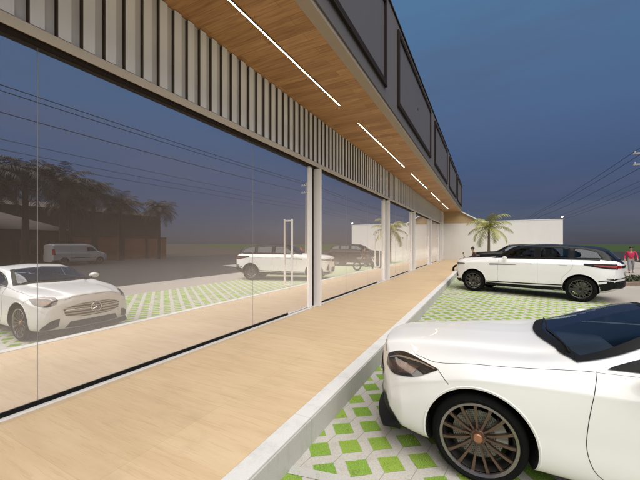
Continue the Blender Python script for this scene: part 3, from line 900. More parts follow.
# splitter, mirrors, star, handle, wipers and cabin of the near car
sp_ = MB()
def ribbon(P, z0, z1, out, th):
    vs = []; fs = []
    for (x, y) in P:
        l = math.hypot(x - 1.2, y); kk = min(1, max(.12, (.80 - abs(y)) / .12)); ox, oy = (x - 1.2) / l * out * kk, y / l * out * kk
        zb_ = z0 + (1 - kk) * .06; vs += [(x, y, zb_), (x + ox, y + oy, zb_ + .004), (x + ox, y + oy, zb_ + .004 + th * kk), (x, y, z1)]
    n = len(P)
    for i in range(n - 1):
        for j in range(4): fs.append((i * 4 + j, i * 4 + (j + 1) % 4, (i + 1) * 4 + (j + 1) % 4, (i + 1) * 4 + j))
    fs += [(0, 1, 2, 3), tuple(reversed(range((n - 1) * 4, n * 4)))]
    return vs, fs
Pn = []
for i in range(41):
    y = -.80 + 1.60 * i / 40
    h, _, _, _ = nb.ray_cast(Vector((-1, y, .30)), Vector((1, 0, 0)))
    if h is None: h = Vector((.5, y, .3))
    Pn.append((h.x + .02, y))
vs, fs = ribbon(Pn, .165, .25, .085, .024)
sp_.add(vs, fs); sp_.build('front_splitter', M['black'], near, smooth=40)
# three-pointed emblem ring on the grille
hx = nb.ray_cast(Vector((-1, 0, .61)), Vector((1, 0, 0)))[0].x - .02
st = MB(); ring = [(hx, .095 * math.cos(2 * PI * k / 32), .61 + .095 * math.sin(2 * PI * k / 32)) for k in range(33)]
st.tube(ring, .009, 8)
for k in range(3):
    q = PI / 2 + 2 * PI * k / 3
    st.tube([(hx, 0, .61), (hx, .092 * math.cos(q), .61 + .092 * math.sin(q))], [.013, .003], 6)
st.build('emblem', M['chrome'], near, smooth=50)
for s in (-1, 1):
    pts = []
    for i in range(9):
        yy = s * (.11 + .39 * i / 8); pts.append(nb.ray_cast(Vector((-1, yy, .61)), Vector((1, 0, 0)))[0] - Vector((.02, 0, 0)))
    MB().tube(pts, .012, 8).build('grille_bar', M['chrome'], near, smooth=50)
for s in (-1, 1):
    m = MB()
    prof = [(0, .0), (.05, .055), (.11, .075), (.17, .06), (.215, .0)]
    secs = [(1.93, .45), (1.96, .9), (2.02, 1.0), (2.09, .92), (2.11, .75)]
    vs = []; fs = []; n = 16
    for (x, k) in secs:
        for i in range(n):
            q = 2 * PI * i / n
            vs.append((x, s * (1.01 + .105 * k * math.cos(q) * (1 if math.cos(q) > 0 else .95)), 1.085 + .065 * k * math.sin(q)))
    for i in range(len(secs) - 1):
        for j in range(n): fs.append((i * n + j, i * n + (j + 1) % n, (i + 1) * n + (j + 1) % n, (i + 1) * n + j))
    fs += [tuple(range(n)), tuple(range((len(secs) - 1) * n, len(secs) * n))]
    m.add(vs, fs); mo = m.build('side_mirror', M['white_paint'], near, smooth=50)
    MB().box(1.96, 2.04, s * .84 if s > 0 else -.94, s * .94 if s > 0 else -.84, 1.01, 1.05).build('mirror_arm', M['black'], mo, bevel=.006)
    h = MB(); h.tube([(2.62, s * .93, .87), (2.66, s * .957, .875), (2.80, s * .96, .878), (2.84, s * .935, .88)], .013, 8); h.build('door_handle', M['white_paint'], near, smooth=50)
wp = MB()
for y0_, y1_ in ((-.62, .02), (.0, .60)):
    pts = []
    for i in range(10):
        t = i / 9; x = 1.50 + .10 * abs(y0_ + (y1_ - y0_) * t) + .02; yy = y0_ + (y1_ - y0_) * t
        hh = nb.ray_cast(Vector((x, yy, 3)), Vector((0, 0, -1)))[0]; pts.append(hh + Vector((0, 0, .018)))
    wp.tube(pts, .007, 6)
wp.build('wiper', M['black'], near)
def cabin(car, xd, zf, wid, zbelt, seats, hz):
    MB().box(xd, xd + .42, -wid, wid, zbelt - .20, zbelt - .05).build('dashboard', M['seat_leather'], car, bevel=.05)
    MB().box(xd, seats[-1] + .9, -wid, wid, zf, zf + .03).build('cabin_floor', M['seat_leather'], car)
    sw = MB(); c = Vector((xd + .50, -.36, zbelt - .08))
    rg = [c + Vector((.06 * math.sin(q), .18 * math.cos(q), .17 * math.sin(q))) for q in [2 * PI * k / 24 for k in range(25)]]
    sw.tube(rg, .014, 8); sw.tube([c + Vector((0, -.17, 0)), c + Vector((-.03, 0, -.02)), c + Vector((0, .17, 0))], .015, 6); sw.tube([c + Vector((-.03, 0, -.02)), c + Vector((-.2, 0, -.06))], .03, 8)
    sw.build('steering_wheel', M['black'], car, smooth=50)
    for x in seats:
        for y in (-.37, .37):
            s_ = MB().box(x, x + .5, y - .24, y + .24, zf + .15, zf + .32)
            mt = Matrix.Translation((x + .5, y, zf + .30)) @ Matrix.Rotation(R(14), 4, 'Y')
            s_.box(-.06, .06, -.24, .24, 0, hz, mtx=mt).box(-.04, .05, -.13, .13, hz + .03, hz + .2, mtx=mt)
            s_.build('seat', M['seat_leather'], car, bevel=.03, smooth=40)
cabin(near, 1.68, .33, .72, .98, (2.35, 3.15), .48)
near.location = (-1.0, 3.70, 0)

# ---- tall white luxury SUV
SV = dict(black_top=True, L=5.3, W=1.03, axles=(.93, 4.30), archR=.475, bowF=.36, bowR=.26, bowLF=.6, inset=.02, curves=dict(
    zb=[(0, .50), (.06, .36), (.4, .30), (2.5, .28), (4.9, .34), (5.3, .50)],
    wr=[(0, .82), (.1, .90), (.5, .97), (.95, .985), (1.8, .99), (4.3, .99), (4.9, .97), (5.3, .84)],
    zr=[(0, .54), (.1, .42), (.5, .36), (1.4, .35), (3.4, .35), (4.9, .42), (5.3, .56)],
    wm=[(0, .86), (.08, .93), (.5, 1.01), (.95, 1.03), (1.8, 1.02), (4.3, 1.03), (4.9, 1.0), (5.3, .88)],
    zm=[(0, .80), (.5, .80), (4.0, .85), (5.3, .85)],
    ws=[(0, .84), (.08, .90), (.4, .98), (.95, 1.0), (1.7, .995), (4.3, .99), (4.9, .95), (5.3, .84)],
    zs=[(0, 1.05), (.1, 1.10), (.95, 1.17), (2, 1.21), (4.4, 1.22), (5.3, 1.12)],
    wg=[(0, .74), (.1, .79), (.5, .86), (1.3, .90), (1.9, .91), (4.3, .89), (4.9, .84), (5.3, .74)],
    zg=[(0, 1.13), (.06, 1.18), (.3, 1.245), (.9, 1.285), (1.6, 1.335), (3.0, 1.36), (4.4, 1.37), (5.1, 1.345), (5.3, 1.22)],
    wt=[(0, .4), (.4, .45), (1.5, .55), (1.75, .62), (2.45, .70), (3.3, .71), (4.3, .69), (4.85, .64), (5.1, .6), (5.3, .4)],
    zt=[(0, 1.15), (.06, 1.2), (.3, 1.27), (.9, 1.32), (1.55, 1.37), (1.65, 1.40), (2.45, 1.80), (3.2, 1.85), (4.3, 1.79), (4.8, 1.70), (5.12, 1.45), (5.3, 1.24)],
    zc=[(0, 1.16), (.06, 1.22), (.3, 1.29), (.9, 1.34), (1.55, 1.39), (1.65, 1.42), (2.45, 1.85), (3.2, 1.90), (4.3, 1.84), (4.8, 1.76), (5.12, 1.48), (5.3, 1.25)]),
  windows=[
    ('windshield', [(1.80, -.84, 1), (1.70, -.5, 1), (1.64, 0, 1), (1.70, .5, 1), (1.80, .84, 1)], [(2.46, -.68, 1), (2.44, 0, 1), (2.46, .68, 1)], (0, 0, -1)),
    ('rear_window', [(5.6, -.55, 1.38), (5.6, 0, 1.38), (5.6, .55, 1.38)], [(5.6, -.52, 1.66), (5.6, 0, 1.69), (5.6, .52, 1.66)], (-1, 0, 0)),
    ('side_window', [(1.98, -1.1, 1.385), (2.4, -1.1, 1.395), (3.05, -1.1, 1.40)], [(2.02, -1.1, 1.42), (2.5, -1.1, 1.745), (3.05, -1.1, 1.79)], (0, 1, 0)),
    ('side_window', [(3.15, -1.1, 1.40), (3.6, -1.1, 1.405), (4.0, -1.1, 1.41)], [(3.15, -1.1, 1.79), (3.6, -1.1, 1.78), (4.0, -1.1, 1.76)], (0, 1, 0)),
    ('side_window', [(4.10, -1.1, 1.41), (4.5, -1.1, 1.42), (4.85, -1.1, 1.43)], [(4.10, -1.1, 1.755), (4.4, -1.1, 1.73), (4.72, -1.1, 1.62)], (0, 1, 0))],
  patches=[
    ('headlight', [(.10, -.62, 1.03), (.25, -.80, 1.03), (.62, -.97, 1.085)], [(.10, -.62, 1.12), (.25, -.80, 1.13), (.62, -.97, 1.125)], (.7, .7, 0), 'lamp', .006),
    ('grille', [(0, -.50, 1.0), (0, 0, .98), (0, .50, 1.0)], [(0, -.54, 1.10), (0, 0, 1.12), (0, .54, 1.10)], (1, 0, 0), 'black', .008),
    ('lower_intake', [(0, -.6, .48), (0, 0, .46), (0, .6, .48)], [(0, -.5, .70), (0, 0, .72), (0, .5, .70)], (1, 0, 0), 'black', .008),
    ('side_intake', [(.12, -.82, .56), (.2, -.88, .55), (.27, -.92, .58)], [(.12, -.82, .84), (.15, -.86, .85), (.2, -.89, .80)], (.7, .7, 0), 'black', .008),
    ('front_lip', [(.05, -.80, .40), (.2, -.92, .37), (.44, -1.0, .36)], [(.05, -.82, .50), (.2, -.94, .47), (.45, -1.0, .50)], (.6, .8, 0), 'black', .01),
    ('door_blade', [(1.55, -1.1, 1.10), (1.9, -1.1, 1.115), (2.45, -1.1, 1.135)], [(1.55, -1.1, 1.145), (1.9, -1.1, 1.15), (2.45, -1.1, 1.145)], (0, 1, 0), 'black', .008),
    ('sill_band', [(1.42, -1.1, .44), (2.6, -1.1, .46), (3.82, -1.1, .50)], [(1.42, -1.1, .475), (2.6, -1.1, .495), (3.82, -1.1, .535)], (0, 1, 0), 'black', .008),
    ('sill', [(1.42, -1.1, .33), (2.6, -1.1, .33), (3.82, -1.1, .34)], [(1.42, -1.1, .41), (2.6, -1.1, .42), (3.82, -1.1, .455)], (0, 1, 0), 'black', .01),
    ('rear_bumper', [(4.80, -1.1, .38), (5.0, -1.05, .42), (5.27, -.9, .52)], [(4.80, -1.1, .62), (5.0, -1.05, .66), (5.27, -.9, .72)], (-.5, .85, 0), 'black', .012),
    ('bumper_strip', [(4.80, -1.1, .70), (5.0, -1.05, .73), (5.27, -.9, .78)], [(4.80, -1.1, .725), (5.0, -1.05, .757), (5.27, -.9, .81)], (-.5, .85, 0), 'black', .012),
    ('tail_light', [(4.72, -1.1, 1.205), (4.98, -1.05, 1.165), (5.25, -.9, 1.15)], [(4.72, -1.1, 1.225), (4.98, -1.05, 1.22), (5.25, -.9, 1.21)], (-.5, .85, 0), 'red_lens', .012),
    ('tail_surround', [(4.45, -1.1, 1.205), (4.95, -1.05, 1.12), (5.27, -.88, 1.10)], [(4.45, -1.1, 1.265), (4.95, -1.05, 1.265), (5.27, -.88, 1.26)], (-.5, .85, 0), 'black', .008),
    ('rear_bumper', [(5.3, -.95, .50), (5.3, 0, .48), (5.3, .95, .50)], [(5.3, -.95, .72), (5.3, 0, .74), (5.3, .95, .72)], (-1, 0, 0), 'black', .012),
    ('bumper_strip', [(5.3, -.95, .785), (5.3, 0, .80), (5.3, .95, .785)], [(5.3, -.95, .81), (5.3, 0, .825), (5.3, .95, .81)], (-1, 0, 0), 'black', .012),
    ('tail_light', [(5.3, -.93, 1.13), (5.3, -.5, 1.14)], [(5.3, -.93, 1.235), (5.3, -.5, 1.20)], (-1, 0, 0), 'red_lens', .014),
    ('tail_light', [(5.3, .5, 1.14), (5.3, .93, 1.13)], [(5.3, .5, 1.20), (5.3, .93, 1.235)], (-1, 0, 0), 'red_lens', .014),
    ('tail_band', [(5.3, -.5, 1.13), (5.3, .5, 1.13)], [(5.3, -.5, 1.21), (5.3, .5, 1.21)], (-1, 0, 0), 'black', .012),
    ('number_plate', [(5.3, -.26, .90), (5.3, .26, .90)], [(5.3, -.26, 1.02), (5.3, .26, 1.02)], (-1, 0, 0), 'white_lens', .012),
  ],
  seams=[
    ([(.62, -.9, 1.2), (1.1, -.9, 1.25), (1.75, -.93, 1.3)], (0, .6, -.8)),
    ([(1.86, -1.2, 1.34), (1.84, -1.2, 1.0), (1.84, -1.2, .6), (1.90, -1.2, .42)], (0, 1, 0)),
    ([(3.10, -1.2, 1.36), (3.12, -1.2, 1.0), (3.12, -1.2, .5)], (0, 1, 0)),
    ([(4.05, -1.2, 1.37), (4.10, -1.2, 1.15), (4.0, -1.2, .98), (3.82, -1.2, .75), (3.80, -1.2, .5)], (0, 1, 0)),
  ])
def suv(name, label, paintm, group, loc, rz):
    car, b = make_car(SV, name, label, 'car', paintm, (.425, .30, .28, 'split'), group)
    for s in (-1, 1):
        m = MB(); m.lathe([(.001, -.12), (.07, -.10), (.10, 0), (.09, .08), (.001, .11)], 14, axis='z')
        m.v = [(2.08 + v[0] * .8, s * (1.05 + v[2] * s * .75), 1.38 + v[1] * .6) for v in m.v]
        m.build('side_mirror', paintm, car, smooth=50)
        for x in (2.85, 3.85):
            MB().box(x - .11, x + .11, s * 1.0 - .012, s * 1.0 + .012, 1.185, 1.212).build('door_handle', paintm, car, bevel=.006)
    cabin(car, 1.98, .55, .80, 1.33, (2.75, 3.75), .55)
    car.location = loc; car.rotation_euler = (0, 0, rz)
    return car
def place(front, ang, lx):
    """nose direction angle: local -x points to heading; returns loc so that local (lx,0) lands on front"""
    c, s = math.cos(ang), math.sin(ang)
    return (front[0] - lx * c, front[1] - lx * s, 0)
A_ = R(-19)
# near-side (-y local) wheel centres at about (-.2,14.75) and (2.75,13.15)
cx, cy = -.38, 14.35
nx, ny = math.sin(A_), -math.cos(A_)     # local -y direction in world
fc = (cx - nx * .87, cy - ny * .87)
suv('parked_suv', 'white suv with black roof and pillars, parked at an angle to the kerb', M['white_paint'], 'white cars parked at the kerb', place(fc, A_, .93), A_)
suv('dark_parked_suv', 'black suv parked nose to the kerb behind the white suv, near the cream end wall', M['black_paint'], None, (-.85, 26.6, 0), R(-4))

# ---- small grey van across the road
VN = dict(L=4.6, W=.93, axles=(.85, 3.75), archR=.37, bowF=.25, bowR=.05, inset=.03, curves=dict(
    zb=[(0, .42), (.06, .28), (.4, .24), (4.2, .26), (4.6, .35)],
    wr=[(0, .76), (.4, .88), (4.3, .90), (4.6, .86)], zr=[(0, .46), (.4, .30), (4.2, .32), (4.6, .42)],
    wm=[(0, .8), (.4, .92), (4.3, .93), (4.6, .90)], zm=[(0, .65), (4.6, .75)],
    ws=[(0, .78), (.4, .90), (4.3, .92), (4.6, .89)], zs=[(0, .85), (.5, 1.0), (4.6, 1.1)],
    wg=[(0, .68), (.4, .82), (1.2, .88), (4.3, .89), (4.6, .86)], zg=[(0, .92), (.3, 1.02), (.9, 1.15), (4.6, 1.2)],
    wt=[(0, .4), (.7, .5), (1.5, .74), (2, .78), (4.5, .78), (4.6, .74)], zt=[(0, .95), (.3, 1.06), (.75, 1.2), (1.55, 1.80), (2, 1.84), (4.4, 1.84), (4.6, 1.78)],
    zc=[(0, .97), (.3, 1.08), (.75, 1.23), (1.55, 1.86), (2, 1.92), (4.4, 1.92), (4.6, 1.84)]),
  windows=[('windshield', [(.92, -.72, 1), (.82, 0, 1), (.92, .72, 1)], [(1.45, -.62, 1), (1.42, 0, 1), (1.45, .62, 1)], (0, 0, -1)),
           ('side_window', [(1.05, -1, 1.22), (1.5, -1, 1.22), (1.95, -1, 1.22)], [(1.10, -1, 1.27), (1.5, -1, 1.58), (1.95, -1, 1.60)], (0, 1, 0))],
  patches=[('headlight', [(.05, -.55, .82), (.2, -.75, .84), (.4, -.88, .9)], [(.05, -.55, .92), (.2, -.72, .95), (.4, -.85, 1.0)], (.7, .7, 0), 'lamp', .006),
           ('bumper', [(0, -.7, .42), (0, 0, .40), (0, .7, .42)], [(0, -.7, .6), (0, 0, .6), (0, .7, .6)], (1, 0, 0), 'black', .01),
           ('tail_light', [(4.58, -1, .95), (4.5, -1, .95), (4.4, -1, .95)], [(4.58, -1, 1.45), (4.5, -1, 1.45), (4.45, -1, 1.45)], (0, 1, 0), 'red_lens', .006),
           ('side_moulding', [(1.25, -1, .62), (2.2, -1, .62), (3.3, -1, .62)], [(1.25, -1, .67), (2.2, -1, .67), (3.3, -1, .67)], (0, 1, 0), 'black', .006),
           ('rear_bumper', [(4.15, -1, .36), (4.35, -1, .36), (4.58, -1, .38)], [(4.15, -1, .5), (4.35, -1, .5), (4.58, -1, .5)], (0, 1, 0), 'black', .01)],
  seams=[([(1.0, -1, 1.18), (1.02, -1, .8), (1.2, -1, .4)], (0, 1, 0)), ([(2.05, -1, 1.75), (2.05, -1, 1.0), (2.05, -1, .4)], (0, 1, 0)),
         ([(3.2, -1, 1.75), (3.2, -1, 1.0), (3.2, -1, .4)], (0, 1, 0))])
van, _ = make_car(VN, 'parked_van', 'plain grey panel van parked across the road, side on, seen in the shop glass', 'van', M['van_paint'], (.33, .21, .2, 'plain'))
van.rotation_euler = (0, 0, R(-90)); van.location = (25.5, 18.2, 0)

# ------------------------------------------------------------------ palms
def frond(mb, base, az, el, L, droop, wleaf, n=26, seg=10):
    pts = []; d = Vector((math.cos(az), math.sin(az), 0)); p = Vector(base); e = el
    for i in range(seg + 1):
        pts.append(p.copy()); t = i / seg
        p = p + (d * math.cos(e) + Vector((0, 0, 1)) * math.sin(e)) * (L / seg); e -= droop / seg * (1 + t)
    mb.tube(pts, [.022 * (1 - .85 * i / seg) * wleaf for i in range(seg + 1)], 5, cap=False)
    for i in range(2, n + 1):
        t = i / n * seg; k = min(int(t), seg - 1); q = pts[k].lerp(pts[k + 1], t - k); tan = (pts[k + 1] - pts[k]).normalized()
        side = tan.cross(Vector((0, 0, 1))).normalized()
        ll = L * .30 * math.sin(PI * (.12 + .83 * i / n))**.8 * random.uniform(.8, 1.15)
        for s in (-1, 1):
            dr = (side * s * random.uniform(.75, 1) + tan * .55 + Vector((0, 0, random.uniform(-.55, -.05)))).normalized()
            w = tan * (.018 * wleaf * L / 1.6)
            m_ = q + dr * ll * .5 + Vector((0, 0, .02)); t_ = q + dr * ll + Vector((0, 0, -ll * .25))
            mb.add([q - w, q + w, m_ + w * .9, t_, m_ - w * .9], [(0, 1, 2, 4), (4, 2, 3)])

def palm(name, H, nf, L, tr, lm, bm_, label, seed, hang=1.0, n=26, group=None):
    random.seed(seed)
    t = empty(name, (0, 0, 0), 0, label, 'palm tree', group)
    m = MB(); N = 26; pts = []; rs = []
    lean = random.uniform(-.02, .02)
    for i in range(N + 1):
        k = i / N; pts.append((lean * H * k * k, .01 * H * math.sin(k * 3), H * k)); rs.append(tr * (1.25 - .45 * k) * (1 + (.06 if i % 2 else -.03)) * (1.35 if i == 0 else 1))
    m.tube(pts, rs, 12); m.build('trunk', bm_, t, smooth=60)
    f = MB(); top = Vector(pts[-1])
    for i in range(nf):
        a = i * 2.39996 + random.uniform(-.2, .2); k = i / nf
        frond(f, top + Vector((0, 0, .02)), a, R(80 - 95 * k) + random.uniform(-.12, .12), L * random.uniform(.85, 1.1), hang * random.uniform(.8, 1.25), 1.0 if n > 20 else 1.6, n)
    f.build('crown', lm, t)
    return t
pt = palm('palm_tree', 3.2, 15, 2.2, .10, M['frond'], M['bark'], 'small green palm with arching fronds standing in front of the cream end wall', 5, 1.35, 34)
pt.location = (.3, 31.6, 0)
GL = ['dark tall palm across the road, leftmost in the shop glass', 'dark tall palm second from the left in the shop glass, beside the leftmost one',
      'dark tall palm behind the rear of the grey van, in the shop glass', 'dark palm standing above the front of the grey van in the shop glass',
      'shorter dark palm between the van and the orange wall, in the shop glass', 'isolated dark palm over the orange wall, rightmost in the shop glass',
      'dark bushy palm in the second row behind the brown house, in the shop glass', 'dark palm of the second row standing behind the grey van']
spots = [(28.3, 10.2, 0, 7.4), (28.8, 13.2, 1, 7.8), (28.3, 16.0, 0, 7.5), (28.6, 18.8, 1, 7.0), (29.2, 22.0, 0, 6.2), (28.4, 26.2, 1, 6.0), (29.9, 11.6, 1, 6.6), (29.8, 17.3, 0, 6.0)]
protos = [palm('street_palm', 7.0, 48, 3.1, .24, M['frond_dark'], M['bark_dark'], GL[0], 11, 1.15, 26, 'dark palms across the road'),
          palm('street_palm', 7.0, 44, 3.0, .22, M['frond_dark'], M['bark_dark'], GL[1], 23, 1.25, 26, 'dark palms across the road')]
used = [False, False]
for (x, y, k, h), lb in zip(spots, GL):
    if used[k]: o = copy_tree(protos[k])
    else: o = protos[k]; used[k] = True
    o.location = (x, y, 0); o.scale = (h / 7.0,) * 3; o.rotation_euler = (0, 0, y); o['label'] = lb

# ------------------------------------------------------------------ house and boundary across the road
hs = empty('house', (31, 8, 0), 0, 'dark brown single storey house behind the palms across the road', 'house')
MB().box(-.5, 8, -13, 9, -.02, 3.3).build('wall', M['house'], hs)
r_ = MB(); r_.add([(-1.2, -13.6, 3.25), (8.6, -13.6, 3.25), (8.6, 9.6, 3.25), (-1.2, 9.6, 3.25), (3.7, -9, 5.2), (3.7, 5, 5.2)], [(0, 1, 4), (1, 2, 5, 4), (2, 3, 5), (3, 0, 4, 5), (3, 2, 1, 0)]); r_.build('roof', M['roof_tile'], hs)
for yy in (-9.5, -5.5, -1.5, 2.5, 6.2):
    w = MB().box(-.56, -.501, yy - .75, yy + .75, .9, 2.3).build('window', M['brick'], hs)
    MB().box(-.575, -.561, yy - .66, yy - .03, .98, 2.22).box(-.575, -.561, yy + .03, yy + .66, .98, 2.22).build('pane', M['house_glass'], w)
MB().box(-.55, -.501, 3.9, 4.9, 0, 2.2).build('door', M['roof_tile'], hs)
bw = empty('roadside_wall', (32, 17.6, 0), 0, 'long orange brown boundary wall across the road, seen in the shop glass beside the van', 'wall')
MB().box(0, .25, 0, 12.4, -.02, 2.7).build('wall', M['brick'], bw)
MB().box(-.05, .3, -.05, 12.45, 2.702, 2.80).build('coping', M['roof_tile'], bw)
for k in range(4): MB().box(-.1, -.002, 3.1 * k - .02 + .0, 3.1 * k + .3, -.02, 2.69).build('pilaster', M['roof_tile'], bw)
sb = empty('storage_building', (38, 12, 0), 0, 'plain dark hall with a low gabled roof behind the roadside wall', 'building')
MB().box(0, 14, -16, 21, -.02, 6.2).build('wall', M['house'], sb)
r_ = MB(); r_.add([(-.6, -16.6, 6.18), (14.6, -16.6, 6.18), (14.6, 21.6, 6.18), (-.6, 21.6, 6.18), (7, -16.6, 7.6), (7, 21.6, 7.6)], [(0, 1, 4), (1, 2, 5, 4), (2, 3, 5), (3, 0, 4, 5), (3, 2, 1, 0)]); r_.build('roof', M['roof_tile'], sb)

# ------------------------------------------------------------------ utility poles and wires
def pole(y, label):
    t = empty('utility_pole', (10.8, y, 0), 0, label, 'utility pole', 'utility poles along the road')
    m = MB(); m.tube([(0, 0, -.02), (0, 0, 4), (0, 0, 9.3)], [.16, .13, .09], 12); m.build('post', M['pole'], t, smooth=60)
    for z, hw in ((8.8, .66), (7.95, .66)):
        a_ = MB().box(-hw, hw, -.17, -.08, z, z + .12).build('crossarm', M['pole'], t, bevel=.01)
        i_ = MB()
        for x in (-.55, .2, .5):
            b_ = MB(); b_.lathe([(.02, 0), (.045, .03), (.03, .05), (.05, .08), (.03, .11), (0.001, .13)], 10, axis='z')
            i_.add([(v[0] + x, v[1] - .125, v[2] + z + .12) for v in b_.v], b_.f)
        i_.build('insulator', M['coping'], a_, smooth=50)
    m = MB(); m.tube([(0, -.04, 6.9), (0, -.04, 5.9)], .02, 6); m.build('cable_bracket', M['alu'], t)
pole(33.0, 'concrete utility pole with two crossarms at the right edge, beyond the person')
def wire(x, z, label, r=.02):
    ys = [-52, -11.5, 33.0, 85, 140]; pts = []
    for a_, b_ in zip(ys[:-1], ys[1:]):
        for i in range(14):
            t = i / 14; pts.append((x, a_ + (b_ - a_) * t - .125, z - .35 * 4 * t * (1 - t)))
    pts.append((x, ys[-1], z))
    m = MB(); m.tube(pts, r, 6); tag(m.build('power_line', M['wire']), label, 'cable', 'overhead cables along the road')
wire(10.25, 9.05, 'upper overhead cable nearest the parking row, over the roadside'); wire(10.95, 9.05, 'upper overhead cable in the middle of the top crossarm'); wire(11.3, 8.2, 'upper overhead cable farthest out over the road, on the lower crossarm')
wire(10.76, 6.85, 'uppermost of the three thin lower overhead cables', .012); wire(10.76, 6.4, 'middle one of the three thin lower overhead cables', .012); wire(10.76, 6.05, 'lowest of the three thin lower overhead cables', .012)

# ------------------------------------------------------------------ planter strip
pl = empty('planter', (5.1, 19.2, 0), R(38), 'low edged planting bed with dark shrubs, beyond the tail of the white suv', 'planter')
MB().box(0, 4.6, -.45, .45, -.02, .16).build('planter_edge', M['soil'], pl, bevel=.02)
random.seed(4)
for k in range(9):
    m = MB(); cx_ = .35 + k * .49
    for _ in range(420):
        a_ = random.uniform(0, 2 * PI); e_ = random.uniform(0, PI / 2); rr_ = random.uniform(.1, .30) ; c_ = Vector((cx_ + rr_ * math.cos(a_) * math.cos(e_), rr_ * 1.2 * math.sin(a_) * math.cos(e_), .16 + rr_ * math.sin(e_)))
        u_ = Vector((random.uniform(-1, 1), random.uniform(-1, 1), random.uniform(-1, 1))).normalized() * .035; v_ = u_.cross(Vector((random.uniform(-1, 1), random.uniform(-1, 1), 1))).normalized() * .02
        m.add([c_ - u_, c_ + v_, c_ + u_, c_ - v_], [(0, 1, 2, 3)])
    m.build('shrub', M['hedge'], pl)

# ------------------------------------------------------------------ people
def skin_mesh(V, E, rad, sub=2, root=0):
    me = bpy.data.meshes.new('s'); me.from_pydata(V, E, []); o = bpy.data.objects.new('s', me); COL.objects.link(o)
    o.modifiers.new('k', 'SKIN')
    for i, r in enumerate(rad):
        d = me.skin_vertices[0].data[i]; d.radius = (r, r) if not isinstance(r, tuple) else r; d.use_root = (i == root)
    s = o.modifiers.new('u', 'SUBSURF'); s.levels = sub; s.render_levels = sub
    m2 = eval_mesh(o); bpy.data.objects.remove(o); m2.shade_smooth(); return m2
def mk(name, chains, m, parent, sub=1):
    V = []; E = []; Rd = []; key = {}
    for ch in chains:
        prev = None
        for p, r in ch:
            kk = tuple(round(c, 4) for c in p)
            if kk not in key: key[kk] = len(V); V.append(p); Rd.append(r)
            if prev is not None and prev != key[kk]: E.append((prev, key[kk]))
            prev = key[kk]
    me = skin_mesh(V, E, Rd, sub); me.materials.append(m); return link(name, me, parent)
def blob(mb, c, r, n=14, mi=0):
    vs = []; fs = []
    for i in range(n + 1):
        a_ = PI * i / n
        for j in range(n): b_ = 2 * PI * j / n; vs.append((c[0] + r[0] * math.sin(a_) * math.cos(b_), c[1] + r[1] * math.sin(a_) * math.sin(b_), c[2] + r[2] * math.cos(a_)))
    for i in range(n):
        for j in range(n): fs.append((i * n + j, i * n + (j + 1) % n, (i + 1) * n + (j + 1) % n, (i + 1) * n + j))
    mb.add(vs, fs, mi)
def hand(w, d, s, sc=1.0):
    """palm and five fingers as chains from wrist w along d"""
    w = Vector(w); d = Vector(d).normalized(); sd = d.cross(Vector((0, 1, 0))).normalized(); fw = sd.cross(d)
    pm = w + d * .05 * sc; ch = [[(tuple(w), .022 * sc), (tuple(pm), .028 * sc)]]
    for k, ln in enumerate((.07, .08, .075, .06)):
        b = pm + d * .03 * sc + fw * (.03 - .02 * k) * sc; t = b + d * ln * .6 * sc - sd * .01 * s; e = t + d * ln * .4 * sc - sd * .02 * s
        ch.append([(tuple(pm), .028 * sc), (tuple(b), .010 * sc), (tuple(t), .009 * sc), (tuple(e), .007 * sc)])
    b = w + d * .03 * sc + fw * .035 * sc; ch.append([(tuple(w), .022 * sc), (tuple(b), .011 * sc), (tuple(b + d * .04 * sc + fw * .015 * sc), .009 * sc)])
    return ch
